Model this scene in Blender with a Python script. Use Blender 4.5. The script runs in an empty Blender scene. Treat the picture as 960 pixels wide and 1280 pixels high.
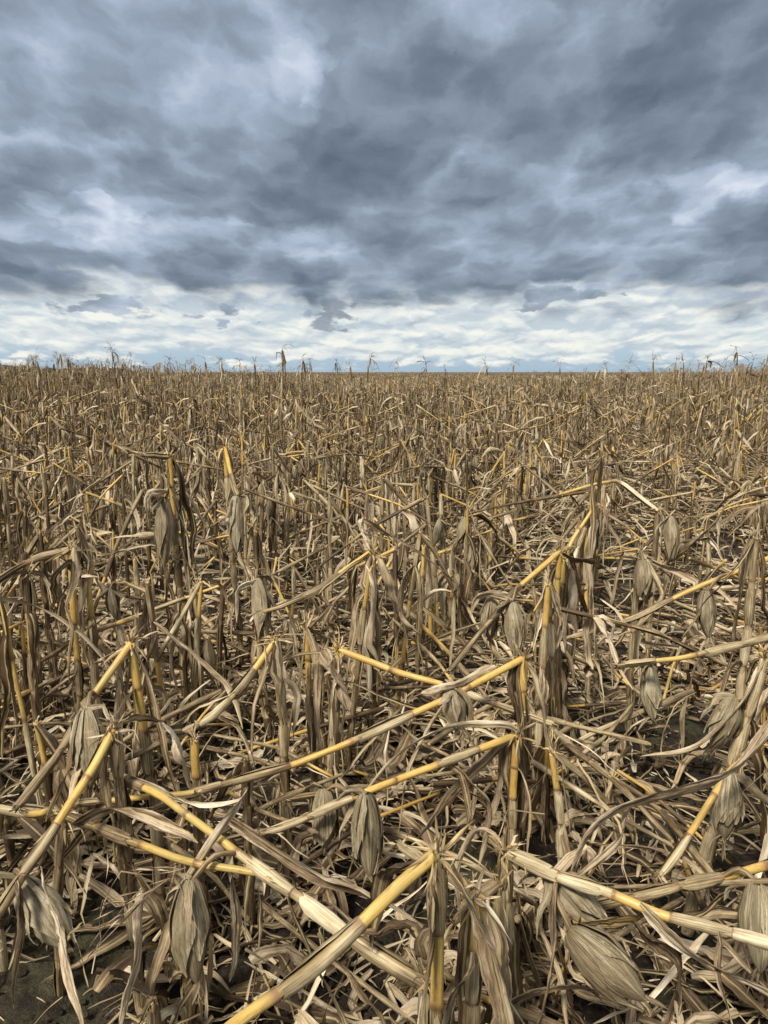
import bpy, math, random
import numpy as np

# ------------------------------------------------------------------ camera, sky, sun, exposure
SC = bpy.context.scene
COL = SC.collection
W0, H0, FPX = 960, 1280, 924.0
EYE = 1.6
PITCH = math.atan(175.0 / FPX)
cam_d = bpy.data.cameras.new("camera")
cam = bpy.data.objects.new("camera", cam_d)
COL.objects.link(cam)
cam.location = (0, 0, EYE)
cam.rotation_euler = (math.pi / 2 - PITCH, 0, 0)
cam_d.sensor_fit = 'VERTICAL'
cam_d.sensor_height = 36.0
cam_d.lens = 36.0 * FPX / H0
cam_d.clip_start = 0.02
cam_d.clip_end = 20000
SC.camera = cam
SC.view_settings.view_transform = 'Standard'
SC.view_settings.look = 'None'
SC.view_settings.gamma = 1
SC.view_settings.exposure = 0.76
SC.view_settings.use_curve_mapping = False
SC.cycles.max_bounces = 5
SC.cycles.diffuse_bounces = 3
SC.cycles.transmission_bounces = 3
SC.cycles.use_denoising = True

SUN_EL, SUN_AZ = 52.0, -150.0     # azimuth clockwise from +Y: behind the camera, to the left
sd = bpy.data.lights.new("sun", 'SUN')
sd.energy = 3.1
sd.angle = math.radians(12)
sd.color = (1.0, 0.95, 0.88)
sun = bpy.data.objects.new("sun", sd)
COL.objects.link(sun)
sun.rotation_euler = (math.radians(90 - SUN_EL), 0, math.radians(180 - SUN_AZ))

world = bpy.data.worlds.new("World")
SC.world = world
world.use_nodes = True
WT = world.node_tree
for n in list(WT.nodes):
    WT.nodes.remove(n)


class NB:
    """small node-tree writer"""
    def __init__(s, t): s.t = t
    def n(s, typ, **kw):
        o = s.t.nodes.new(typ)
        for k, v in kw.items(): setattr(o, k, v)
        return o
    def l(s, a, b): s.t.links.new(a, b)
    def put(s, sock, v):
        if v is None: return
        if isinstance(v, bpy.types.NodeSocket): s.l(v, sock)
        else: sock.default_value = v
    def m(s, op, a, b=None, c=None, clamp=False):
        o = s.n('ShaderNodeMath', operation=op, use_clamp=clamp)
        for i, v in enumerate((a, b, c)): s.put(o.inputs[i], v)
        return o.outputs[0]
    def v(s, op, a, b=None):
        o = s.n('ShaderNodeVectorMath', operation=op)
        s.put(o.inputs[0], a); s.put(o.inputs[1], b)
        return o.outputs['Value'] if op in ('DOT_PRODUCT', 'LENGTH') else o.outputs[0]
    def xyz(s, x, y, z=0.0):
        o = s.n('ShaderNodeCombineXYZ')
        s.put(o.inputs[0], x); s.put(o.inputs[1], y); s.put(o.inputs[2], z)
        return o.outputs[0]
    def noise(s, vec, scale, detail=5.0, rough=0.5, color=False, dist=0.0, dim='3D'):
        o = s.n('ShaderNodeTexNoise', noise_dimensions=dim)
        s.put(o.inputs['Vector'], vec); s.put(o.inputs['Scale'], scale)
        s.put(o.inputs['Detail'], detail); s.put(o.inputs['Roughness'], rough)
        s.put(o.inputs['Distortion'], dist)
        return o.outputs['Color' if color else 'Fac']
    def ramp(s, f, stops, interp='LINEAR'):
        o = s.n('ShaderNodeValToRGB')
        o.color_ramp.interpolation = interp
        e = o.color_ramp.elements
        while len(e) < len(stops): e.new(0.5)
        for i, (p, c) in enumerate(stops):
            e[i].position = p
            e[i].color = (c[0], c[1], c[2], 1) if not isinstance(c, (int, float)) else (c, c, c, 1)
        s.put(o.inputs[0], f)
        return o.outputs[0]
    def mix(s, f, a, b, mode='MIX'):
        o = s.n('ShaderNodeMix', data_type='RGBA', blend_type=mode)
        s.put(o.inputs[0], f)
        for i, v in ((6, a), (7, b)):
            if isinstance(v, tuple): v = (v[0], v[1], v[2], 1)
            s.put(o.inputs[i], v)
        return o.outputs[2]
    def step(s, x, lo, hi):
        o = s.n('ShaderNodeMapRange', interpolation_type='SMOOTHSTEP')
        s.put(o.inputs[0], x); s.put(o.inputs[1], lo); s.put(o.inputs[2], hi)
        return o.outputs[0]


def srgb(r, g, b):
    return tuple(((c / 255 + 0.055) / 1.055) ** 2.4 if c > 10 else c / 255 / 12.92 for c in (r, g, b))


SKY_BASE = 0.48


def build_sky():
    B = NB(WT)
    tc = B.n('ShaderNodeTexCoord').outputs['Generated']
    sp = B.n('ShaderNodeSeparateXYZ'); B.l(tc, sp.inputs[0])
    X, Y, Z = sp.outputs
    el = B.m('ARCSINE', Z)
    az = B.m('ARCTAN2', X, Y)
    # clouds shrink and flatten towards the horizon
    zc = B.m('ADD', B.m('MAXIMUM', Z, 0.0), 0.12)
    zx = B.m('MULTIPLY_ADD', B.m('MAXIMUM', Z, 0.0), 0.45, 0.20)
    Cc = B.xyz(B.m('DIVIDE', az, zx), B.m('MULTIPLY', B.m('LOGARITHM', zc, 2.718282), -2.1))
    w1 = B.v('SCALE', B.v('SUBTRACT', B.noise(Cc, 2.6, 6, 0.62, True, dim='2D'), (0.5, 0.5, 0.5)))
    w1.node.inputs['Scale'].default_value = 0.30
    CW = B.v('ADD', Cc, w1)

    def dens(c):
        f = B.noise(c, 1.25, 8, 0.54, dim='2D')
        v = B.n('ShaderNodeTexVoronoi', feature='F1', voronoi_dimensions='2D')
        v.inputs['Scale'].default_value = 2.6; v.inputs['Detail'].default_value = 2.0
        v.inputs['Roughness'].default_value = 0.45
        v.inputs['Randomness'].default_value = 1.0
        B.l(c, v.inputs['Vector'])
        return B.m('MULTIPLY_ADD', f, 0.75, B.m('MULTIPLY', B.m('SUBTRACT', 0.9, v.outputs['Distance']), 0.34))
    D0 = dens(CW)
    D1 = dens(B.v('ADD', CW, (-0.03, -0.075, 0)))       # the same a little higher: tops of the heaps catch light
    rim = B.m('SUBTRACT', D0, D1)
    # angular coordinates, warped with the same billows, for where the big masses lie
    A = B.xyz(az, el)
    aw = B.v('SCALE', B.v('SUBTRACT', B.noise(CW, 3.0, 4, 0.5, True, dim='2D'), (0.5, 0.5, 0.5)))
    aw.node.inputs['Scale'].default_value = 0.13
    AW = B.v('ADD', A, B.v('MULTIPLY', aw, (1.0, 0.55, 0)))
    nF = B.noise(CW, 7.0, 4, 0.55, dim='2D')

    def px(x, y):
        u = (x - 480) / FPX; w = (y - 640) / FPX
        dy = math.cos(PITCH) - w * math.sin(PITCH); dz = -(math.sin(PITCH) + w * math.cos(PITCH))
        n = math.sqrt(u * u + dy * dy + dz * dz)
        return math.atan2(u, dy), math.asin(dz / n)
    # centre x, y, half-width, half-height in the photo's pixels, brightness
    blobs = [
        (700, 110, 260, 80, -.20), (860, 150, 160, 60, -.05), (640, 215, 180, 45, -.15), (930, 20, 110, 60, .12),
        (100, 60, 220, 90, .06), (330, 40, 60, 70, .08), (380, 85, 45, 45, .12), (240, 110, 110, 40, -.07), (620, 40, 170, 50, -.12), (395, 150, 25, 18, .12),
        (70, 215, 130, 45, -.19), (330, 175, 90, 40, -.14), (200, 235, 120, 30, -.10), (240, 150, 90, 30, .09),
        (370, 245, 130, 30, -.13), (95, 285, 140, 20, .14), (290, 290, 150, 18, .12), (375, 300, 45, 18, .16),
        (80, 340, 160, 26, -.14), (520, 330, 120, 30, -.19), (640, 300, 110, 20, -.08), (440, 385, 70, 12, -.20),
        (790, 340, 130, 13, -.16), (620, 375, 80, 10, -.14), (900, 370, 90, 12, -.10), (840, 255, 70, 22, .06),
        (690, 250, 90, 18, .08), (930, 268, 60, 24, -.30), (860, 300, 60, 12, .15), (940, 320, 60, 10, -.08), (700, 355, 40, 8, .15),
        (180, 370, 110, 9, -.05), (560, 160, 60, 50, -.05), (470, 170, 50, 60, .03), (30, 130, 60, 40, .05)]
    s = None
    for x, y, sx, sy, a in blobs:
        ca, ce = px(x, y)
        s1 = B.v('MULTIPLY', B.v('SUBTRACT', AW, (ca, ce, 0)), (FPX / sx / 1.15, FPX / sy / 1.15, 0))
        g = B.m('MULTIPLY', B.m('EXPONENT', B.m('MULTIPLY', B.v('DOT_PRODUCT', s1, s1), -1.0)), a * 0.75)
        s = g if s is None else B.m('ADD', s, g)
    b = B.m('ADD', s, SKY_BASE)
    b = B.m('MULTIPLY_ADD', B.m('SUBTRACT', 0.52, D0), 0.95, b)
    b = B.m('MULTIPLY_ADD', rim, 1.05, b)
    b = B.m('MULTIPLY_ADD', B.m('SUBTRACT', nF, 0.5), 0.05, b)
    # single banks and gaps with edges of their own
    banks = [(388, 78, 34, 46, .72, .38), (398, 150, 22, 20, .84, .5), (375, 300, 46, 16, .76, .4), (60, 282, 130, 18, .68, .4), (245, 290, 110, 15, .70, .35),
             (850, 250, 80, 22, .72, .4), (905, 262, 50, 20, .78, .45), (700, 352, 40, 8, .85, .6), (100, 262, 26, 14, .86, .5),
             (690, 125, 330, 100, .30, .85), (60, 222, 170, 52, .40, .65), (345, 182, 75, 48, .43, .55), (365, 246, 140, 32, .37, .70), (650, 225, 200, 42, .40, .60),
             (560, 325, 175, 36, .35, .75), (50, 338, 200, 34, .40, .65), (800, 346, 160, 15, .38, .75), (935, 268, 72, 32, .36, .85), (640, 378, 120, 12, .38, .7),
             (440, 387, 66, 15, .34, .9), (895, 370, 90, 14, .42, .7)]
    jag = B.m('MULTIPLY', B.m('SUBTRACT', D0, 0.5), 2.6)
    for x, y, sx, sy, val, op in banks:
        ca, ce = px(x, y)
        s1 = B.v('MULTIPLY', B.v('SUBTRACT', AW, (ca, ce, 0)), (FPX / sx, FPX / sy, 0))
        qd = B.m('ADD', B.m('SUBTRACT', 1.0, B.v('DOT_PRODUCT', s1, s1)), jag if val < .6 else B.m('MULTIPLY', jag, -1.7))
        al = B.m('MULTIPLY', B.step(qd, -0.25, 0.8), op)
        tgt = B.m('MULTIPLY_ADD', rim, 1.1, B.m('MULTIPLY_ADD', B.m('SUBTRACT', 0.52, D0), 0.75, val))
        b = B.m('ADD', B.m('MULTIPLY', b, B.m('SUBTRACT', 1.0, al)), B.m('MULTIPLY', tgt, al))
    deck = B.ramp(b, [(0.14, srgb(88, 101, 119)), (0.34, srgb(113, 126, 142)), (0.50, srgb(138, 151, 168)),
                      (0.66, srgb(168, 181, 202)), (0.82, srgb(200, 210, 226)), (1.0, srgb(232, 238, 244))])
    # the clear strip below the deck: small pale cumulus over a blue band
    blue = B.ramp(B.m('MULTIPLY', el, 9.0), [(0.0, srgb(166, 189, 206)), (0.2, srgb(176, 198, 213)), (0.5, srgb(195, 209, 217)), (1.0, srgb(200, 211, 217))])
    E = B.v('ADD', B.v('MULTIPLY', CW, (1.5, 1.55, 1)), (4.7, 1.3, 0))
    L0 = dens(E); L1 = dens(B.v('ADD', E, (-0.02, -0.11, 0)))
    lb = B.m('MULTIPLY_ADD', B.m('SUBTRACT', L0, L1), 1.5, B.m('MULTIPLY_ADD', B.m('SUBTRACT', L0, 0.5), 0.8, 0.62))
    white = B.ramp(lb, [(0.20, srgb(180, 195, 207)), (0.45, srgb(203, 213, 219)), (0.66, srgb(222, 229, 229)), (0.90, srgb(243, 244, 236))])
    cov = B.m('MULTIPLY_ADD', B.step(el, -0.01, 0.04), 0.34, B.m('SUBTRACT', L0, 0.57))
    low = B.mix(B.m('MULTIPLY', B.step(cov, -0.04, 0.12), B.step(el, 0.0, 0.012)), blue, white)
    # deck's ragged lower edge, fading into the strip
    edge = B.m('MULTIPLY_ADD', B.m('SUBTRACT', D0, 0.5), 0.13, el)
    edge = B.m('MULTIPLY_ADD', s, -0.07, edge)
    dk = B.step(edge, 0.064, 0.118)
    # little dark scraps under the deck
    for x, y, sx, sy in ((298, 383, 14, 6), (232, 393, 12, 5), (292, 408, 12, 5), (420, 390, 40, 12), (130, 385, 50, 7), (700, 372, 50, 9)):
        ca, ce = px(x, y)
        s1 = B.v('MULTIPLY', B.v('SUBTRACT', AW, (ca, ce, 0)), (FPX / sx, FPX / sy, 0))
        aw2 = B.m('ADD', B.v('DOT_PRODUCT', s1, s1), B.m('MULTIPLY', B.m('SUBTRACT', nF, 0.5), 4.0))
        dk = B.m('MAXIMUM', dk, B.m('MULTIPLY', B.step(aw2, 1.6, 0.2), 0.85))
    col = B.mix(dk, low, deck)
    # overcast: the sky overhead is brighter than near the horizon
    zen = B.m('MULTIPLY_ADD', B.step(el, 0.45, 1.1), 0.8, 1.0)
    col = B.mix(B.m('MULTIPLY', B.step(el, 0.45, 1.1), 0.8), col, (0.40, 0.385, 0.36))
    gain = B.n('ShaderNodeVectorMath', operation='SCALE'); B.l(col, gain.inputs[0]); B.l(zen, gain.inputs['Scale'])
    sky = B.n('ShaderNodeTexSky', sky_type='NISHITA', sun_disc=False)
    sky.sun_elevation = math.radians(SUN_EL); sky.sun_rotation = math.radians(SUN_AZ)
    bg1 = B.n('ShaderNodeBackground'); B.l(sky.outputs[0], bg1.inputs[0]); bg1.inputs[1].default_value = 0.06
    bg2 = B.n('ShaderNodeBackground'); B.l(gain.outputs[0], bg2.inputs[0]); bg2.inputs[1].default_value = 1.04 / 2 ** SC.view_settings.exposure
    ms = B.n('ShaderNodeMixShader'); ms.inputs[0].default_value = 0.96
    B.l(bg1.outputs[0], ms.inputs[1]); B.l(bg2.outputs[0], ms.inputs[2])
    out = B.n('ShaderNodeOutputWorld'); B.l(ms.outputs[0], out.inputs[0])


build_sky()
world.cycles.sampling_method = 'MANUAL'
world.cycles.sample_map_resolution = 512


# ------------------------------------------------------------------ materials
def new_mat(name):
    m = bpy.data.materials.new(name); m.use_nodes = True
    for n in list(m.node_tree.nodes): m.node_tree.nodes.remove(n)
    return m, NB(m.node_tree)


def attr(B, name, out):
    a = B.n('ShaderNodeAttribute', attribute_name=name)
    return a.outputs[out]


def finish(B, col, rough, bump=None, bstr=0.4, bdist=0.002, transl=0.0, spec=0.35):
    p = B.n('ShaderNodeBsdfPrincipled')
    B.put(p.inputs['Base Color'], col); B.put(p.inputs['Roughness'], rough)
    p.inputs['Specular IOR Level'].default_value = spec
    nrm = None
    if bump is not None:
        b = B.n('ShaderNodeBump'); b.inputs['Strength'].default_value = bstr; b.inputs['Distance'].default_value = bdist
        B.l(bump, b.inputs['Height']); B.l(b.outputs[0], p.inputs['Normal'])
    sh = p.outputs[0]
    if transl > 0:
        t = B.n('ShaderNodeBsdfTranslucent'); B.put(t.inputs[0], col)
        mx = B.n('ShaderNodeMixShader'); mx.inputs[0].default_value = transl
        B.l(sh, mx.inputs[1]); B.l(t.outputs[0], mx.inputs[2]); sh = mx.outputs[0]
    o = B.n('ShaderNodeOutputMaterial'); B.l(sh, o.inputs[0])


def mat_leaf():
    m, B = new_mat("dry_leaf")
    fib = attr(B, 'fib', 'Vector'); tone = B.n('ShaderNodeSeparateColor'); B.l(attr(B, 'tone', 'Color'), tone.inputs[0])
    R, G, Bl = tone.outputs
    off = B.xyz(B.m('MULTIPLY', G, 37.0), B.m('MULTIPLY', Bl, 19.0), B.m('MULTIPLY', G, 11.0))
    f1 = B.v('ADD', B.v('MULTIPLY', fib, (260, 260, 5.0)), off)
    f2 = B.v('ADD', B.v('MULTIPLY', fib, (60, 60, 14.0)), off)
    st = B.noise(f1, 1.0, 3, 0.6)
    mo = B.noise(f2, 1.0, 5, 0.65)
    x = B.m('MULTIPLY_ADD', st, 0.95, B.m('MULTIPLY', mo, 0.85))
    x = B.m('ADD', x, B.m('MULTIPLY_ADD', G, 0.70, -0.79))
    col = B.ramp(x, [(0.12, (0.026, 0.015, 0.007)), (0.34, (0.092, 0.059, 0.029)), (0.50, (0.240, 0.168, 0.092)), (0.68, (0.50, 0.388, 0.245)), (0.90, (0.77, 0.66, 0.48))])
    warm = B.mix(B.m('MULTIPLY', Bl, 0.55), col, (0.30, 0.19, 0.085), 'MIX')
    # grey mould freckles
    sp = B.noise(B.v('ADD', B.v('MULTIPLY', fib, (420, 420, 120)), off), 1.0, 3, 0.7)
    warm = B.mix(B.m('MULTIPLY', B.step(sp, 0.58, 0.68), 0.5), warm, (0.085, 0.070, 0.052))
    fx = B.n('ShaderNodeSeparateXYZ'); B.l(fib, fx.inputs[0])
    rib = B.step(B.m('ABSOLUTE', fx.outputs[0]), 0.0032, 0.0016)
    rib = B.m('MULTIPLY', rib, B.m('SUBTRACT', 1.0, fx.outputs[1], clamp=True))
    warm = B.mix(B.m('MULTIPLY', rib, 0.55), warm, (0.62, 0.50, 0.24))
    yel = B.mix(R, warm, (0.60, 0.40, 0.10))
    h = B.m('ADD', B.m('MULTIPLY', st, 0.7), B.m('MULTIPLY', mo, 0.5))
    finish(B, yel, 0.62, h, 0.8, 0.0034, 0.10, 0.3)
    return m


def mat_stalk():
    m, B = new_mat("corn_stalk_rind")
    fib = attr(B, 'fib', 'Vector'); tone = B.n('ShaderNodeSeparateColor'); B.l(attr(B, 'tone', 'Color'), tone.inputs[0])
    R, G, Bl = tone.outputs
    off = B.xyz(B.m('MULTIPLY', G, 31.0), B.m('MULTIPLY', G, 17.0), B.m('MULTIPLY', G, 7.0))
    st = B.noise(B.v('ADD', B.v('MULTIPLY', fib, (330, 330, 6.0)), off), 1.0, 3, 0.6)
    mo = B.noise(B.v('ADD', B.v('MULTIPLY', fib, (50, 50, 13.0)), off), 1.0, 5, 0.65)
    x = B.m('ADD', B.m('MULTIPLY_ADD', st, 0.95, B.m('MULTIPLY', mo, 0.75)), B.m('MULTIPLY_ADD', G, 0.60, -0.68))
    sheath = B.ramp(x, [(0.12, (0.032, 0.019, 0.008)), (0.34, (0.105, 0.068, 0.031)), (0.50, (0.225, 0.163, 0.080)), (0.70, (0.45, 0.355, 0.195)), (0.92, (0.68, 0.58, 0.38))])
    yel = B.ramp(B.m('MULTIPLY_ADD', st, 0.5, B.m('MULTIPLY', mo, 0.5)),
                 [(0.25, (0.16, 0.072, 0.014)), (0.40, (0.40, 0.215, 0.040)), (0.54, (0.57, 0.355, 0.075)), (0.72, (0.70, 0.50, 0.17))])
    pale = B.mix(B.m('MULTIPLY', G, 0.30), yel, (0.72, 0.56, 0.22))
    dirt = B.noise(B.v('ADD', B.v('MULTIPLY', fib, (110, 110, 26.0)), off), 1.0, 6, 0.78)
    hue = B.noise(B.v('ADD', B.v('MULTIPLY', fib, (14, 14, 5.0)), off), 1.0, 3, 0.6)
    pale = B.mix(B.m('MULTIPLY', B.step(hue, 0.50, 0.66), 0.55), pale, (0.33, 0.27, 0.085))
    pale = B.mix(B.m('MULTIPLY', B.step(hue, 0.46, 0.34), 0.55), pale, (0.50, 0.25, 0.05))
    pale = B.mix(B.m('MULTIPLY', B.step(dirt, 0.52, 0.68), 0.65), pale, (0.15, 0.085, 0.030))
    col = B.mix(R, sheath, pale)
    col = B.mix(Bl, col, B.ramp(mo, [(0.35, (0.085, 0.040, 0.020)), (0.65, (0.28, 0.15, 0.075))]))
    rough = B.m('MULTIPLY_ADD', R, -0.22, 0.64)
    finish(B, col, rough, B.m('ADD', B.m('MULTIPLY', st, 0.8), B.m('MULTIPLY', mo, 0.4)), 0.5, 0.0020, 0.0, 0.4)
    return m


def mat_husk():
    m, B = new_mat("dry_husk")
    fib = attr(B, 'fib', 'Vector'); tone = B.n('ShaderNodeSeparateColor'); B.l(attr(B, 'tone', 'Color'), tone.inputs[0])
    R, G, Bl = tone.outputs
    off = B.xyz(B.m('MULTIPLY', G, 23.0), B.m('MULTIPLY', Bl, 13.0), B.m('MULTIPLY', G, 5.0))
    st = B.noise(B.v('ADD', B.v('MULTIPLY', fib, (420, 420, 7.0)), off), 1.0, 3, 0.6)
    mo = B.noise(B.v('ADD', B.v('MULTIPLY', fib, (70, 70, 18.0)), off), 1.0, 6, 0.7)
    x = B.m('ADD', B.m('MULTIPLY_ADD', st, 1.0, B.m('MULTIPLY', mo, 0.8)), B.m('MULTIPLY_ADD', G, 0.55, -0.70))
    col = B.ramp(x, [(0.12, (0.040, 0.028, 0.014)), (0.32, (0.110, 0.081, 0.042)), (0.52, (0.23, 0.180, 0.098)), (0.72, (0.40, 0.335, 0.205)), (0.92, (0.62, 0.545, 0.38))])
    sp = B.noise(B.v('ADD', B.v('MULTIPLY', fib, (300, 300, 60)), off), 1.0, 4, 0.7)
    col = B.mix(B.m('MULTIPLY', B.step(sp, 0.54, 0.64), 0.6), col, (0.075, 0.062, 0.042))
    col = B.mix(B.m('MULTIPLY', Bl, 0.5), col, (0.33, 0.20, 0.10))
    finish(B, col, 0.6, B.m('ADD', st, B.m('MULTIPLY', mo, 0.5)), 0.85, 0.0034, 0.05, 0.3)
    return m


def mat_soil():
    m, B = new_mat("damp_soil")
    tc = B.n('ShaderNodeTexCoord').outputs['Object']
    a = B.noise(tc, 1.3, 5, 0.6); b = B.noise(tc, 14.0, 8, 0.7); c = B.noise(tc, 90.0, 4, 0.7)
    x = B.m('MULTIPLY_ADD', b, 0.6, B.m('MULTIPLY', c, 0.4))
    col = B.ramp(x, [(0.34, (0.012, 0.008, 0.005)), (0.50, (0.042, 0.030, 0.018)), (0.64, (0.105, 0.080, 0.052))])
    # a skin of green algae between the rows
    g = B.m('MULTIPLY', B.step(a, 0.47, 0.60), B.step(b, 0.40, 0.58))
    col = B.mix(B.m('MULTIPLY', g, 0.6), col, (0.105, 0.105, 0.045))
    # crumbs of pale straw trodden into the soil
    v = B.n('ShaderNodeTexVoronoi', feature='F1'); v.inputs['Scale'].default_value = 55.0
    B.l(B.v('MULTIPLY', tc, (1.0, 2.2, 1.0)), v.inputs['Vector'])
    cr = B.m('MULTIPLY', B.step(v.outputs['Distance'], 0.20, 0.12), B.step(c, 0.5, 0.62))
    col = B.mix(B.m('MULTIPLY', cr, 0.7), col, (0.26, 0.215, 0.15))
    # far away, the ground between the plants is covered with fallen leaves
    sp = B.n('ShaderNodeSeparateXYZ'); B.l(tc, sp.inputs[0])
    far = B.step(B.m('ABSOLUTE', sp.outputs[1]), 9.0, 26.0)
    lit = B.ramp(B.noise(tc, 26.0, 6, 0.75), [(0.35, (0.045, 0.032, 0.02)), (0.6, (0.20, 0.16, 0.105)), (0.75, (0.36, 0.31, 0.22))])
    col = B.mix(B.m('MULTIPLY', far, 0.85), col, lit)
    finish(B, col, 0.85, B.m('ADD', b, B.m('MULTIPLY', c, 0.45)), 1.0, 0.05, 0.0, 0.25)
    return m


def mat_plain(name, c, rough=0.8):
    m, B = new_mat(name)
    tc = B.n('ShaderNodeTexCoord').outputs['Object']
    n = B.noise(tc, 1.5, 6, 0.7)
    col = B.ramp(n, [(0.3, tuple(v * 0.5 for v in c)), (0.7, tuple(v * 1.4 for v in c))])
    finish(B, col, rough)
    return m


ML, MS, MH = mat_leaf(), mat_stalk(), mat_husk()
MSOIL = mat_soil()
MTREE = mat_plain("far_woodland", (0.045, 0.05, 0.035))
MATS = [ML, MS, MH]
LEAF, STALK, HUSK = 0, 1, 2


# ------------------------------------------------------------------ geometry collector
class MB:
    def __init__(s):
        s.V = []; s.Q = []; s.T = []; s.F = []; s.C = []; s.QM = []; s.TM = []; s.n = 0; s.subs = []
    def add(s, V, Q, T, fib, tone, mat):
        V = np.asarray(V, np.float32)
        s.V.append(V); s.F.append(np.asarray(fib, np.float32)); s.C.append(np.asarray(tone, np.float32))
        if Q is not None and len(Q):
            s.Q.append(np.asarray(Q, np.int32) + s.n); s.QM.append(np.full(len(Q), mat, np.int32))
        if T is not None and len(T):
            s.T.append(np.asarray(T, np.int32) + s.n); s.TM.append(np.full(len(T), mat, np.int32))
        s.n += len(V)
    def arrays(s):
        cat = lambda L, w, d: np.concatenate(L) if L else np.zeros((0, w) if w else (0,), d)
        return [cat(s.V, 3, np.float32), cat(s.Q, 4, np.int32), cat(s.T, 3, np.int32), cat(s.F, 3, np.float32), cat(s.C, 3, np.float32),
                cat(s.QM, 0, np.int32), cat(s.TM, 0, np.int32)]
    def merge(s, arr):
        V, Q, T, F, C, QM, TM = arr
        s.V.append(V); s.F.append(F); s.C.append(C)
        if len(Q): s.Q.append(Q + s.n); s.QM.append(QM)
        if len(T): s.T.append(T + s.n); s.TM.append(TM)
        s.n += len(V)
    def build(s, name, parent=None, origin=(0, 0, 0)):
        o = mesh_object(name, s.arrays(), parent, origin)
        for nm, b in s.subs: b.build(nm, o, origin)
        return o


def mesh_object(name, arr, parent=None, origin=(0, 0, 0), mats=None):
    V, Q, T, F, C, QM, TM = arr
    me = bpy.data.meshes.new(name)
    V = V - np.asarray(origin, np.float32)
    nq, nt = len(Q), len(T)
    me.vertices.add(len(V)); me.vertices.foreach_set('co', V.ravel())
    me.loops.add(nq * 4 + nt * 3)
    me.loops.foreach_set('vertex_index', np.concatenate([Q.ravel(), T.ravel()]).astype(np.int32))
    me.polygons.add(nq + nt)
    ls = np.concatenate([np.arange(nq) * 4, nq * 4 + np.arange(nt) * 3]).astype(np.int32)
    me.polygons.foreach_set('loop_start', ls)
    M = np.concatenate([QM, TM]).astype(np.int32)
    if mats is None:
        used = np.unique(M) if len(M) else np.array([0])
        remap = np.zeros(8, np.int32)
        for i, u in enumerate(used):
            me.materials.append(MATS[u]); remap[u] = i
        M = remap[M]
    else:
        for mm in mats: me.materials.append(mm)
    me.polygons.foreach_set('material_index', M)
    me.polygons.foreach_set('use_smooth', np.ones(nq + nt, bool))
    if F is not None:
        a = me.attributes.new('fib', 'FLOAT_VECTOR', 'POINT'); a.data.foreach_set('vector', F.ravel())
        c = me.attributes.new('tone', 'FLOAT_COLOR', 'POINT')
        c.data.foreach_set('color', np.concatenate([C, np.ones((len(C), 1), np.float32)], 1).ravel())
    me.update(calc_edges=True)
    o = bpy.data.objects.new(name, me); COL.objects.link(o)
    if parent is not None: o.parent = parent
    return o


def frames(P, n0=None):
    P = np.asarray(P, float)
    T = np.gradient(P, axis=0); T /= np.linalg.norm(T, axis=1)[:, None] + 1e-12
    if n0 is None:
        n0 = np.array([0.31, -0.9, 0.27])
    N = np.zeros_like(P); n = np.array(n0, float)
    for i in range(len(P)):
        n = n - T[i] * n.dot(T[i]); l = np.linalg.norm(n)
        if l < 1e-6:
            n = np.cross(T[i], (0.3, 0.7, 0.1)); l = np.linalg.norm(n)
        n = n / l; N[i] = n
    return T, N, np.cross(T, N)


def lerp(a, b, t): return a + (b - a) * t


def tube(mb, P, R, sides, tone, mat, rng, v0=0.0, ecc=1.0, rag=0.0, cap=(True, True), wob=0.0, open_ang=0.0):
    """tapered tube along P with radii R; tone (n,3); rag: ragged far end"""
    P = np.asarray(P, float); n = len(P); R = np.asarray(R, float)
    T, N, Bn = frames(P)
    ang = np.linspace(0, 2 * math.pi - open_ang, sides + (1 if open_ang > 0 else 0), endpoint=(open_ang > 0)) + rng.uniform(0, 6.28)
    k = len(ang)
    ca, sa = np.cos(ang), np.sin(ang)
    rr = R[:, None] * (1 + wob * np.array([[math.sin(3 * a + i * 0.7) * 0.5 + rng.uniform(-.5, .5) for a in ang] for i in range(n)]))
    if open_ang > 0: rr[:, 0] *= 1.12
    V = P[:, None, :] + N[:, None, :] * (ca * rr)[..., None] + Bn[:, None, :] * (sa * rr * ecc)[..., None]
    if rag > 0:
        V[-1] += T[-1] * (np.array([rng.uniform(-rag, rag) for _ in ang]))[:, None]
    L = np.concatenate([[0], np.cumsum(np.linalg.norm(np.diff(P, axis=0), axis=1))]) + v0
    fib = np.zeros((n, k, 3)); r0 = float(np.mean(R))
    fib[..., 0] = ca * r0 + 0.2; fib[..., 1] = sa * r0 + 1.0; fib[..., 2] = L[:, None]
    tn = np.repeat(np.asarray(tone, float)[:, None, :], k, 1)
    V = V.reshape(-1, 3)
    i = np.arange(n - 1)[:, None]; j = np.arange(k if open_ang == 0 else k - 1)[None, :]
    a = i * k + j; b = i * k + (j + 1) % k
    Q = np.stack([a, b, b + k, a + k], -1).reshape(-1, 4)
    fib = fib.reshape(-1, 3); tn = tn.reshape(-1, 3); Tr = []
    if open_ang == 0:
        extra = []
        for e, ring in ((0, 0), (1, n - 1)):
            if cap[e]:
                c = len(V) + len(extra)
                extra.append(ring)
                for q in range(k):
                    a1, b1 = ring * k + q, ring * k + (q + 1) % k
                    Tr.append((a1, c, b1) if e == 0 else (b1, c, a1))
        if extra:
            add = np.array([P[r] + (T[r] * 0.002 if r else 0) for r in extra])
            V = np.vstack([V, add]); fib = np.vstack([fib, np.zeros((len(extra), 3)) + [0.2, 1.0, 0.3]])
            tn = np.vstack([tn, [[0.3, 0.95, 0.0]] * len(extra)])
    mb.add(V, Q, Tr, fib, tn, mat)


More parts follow.
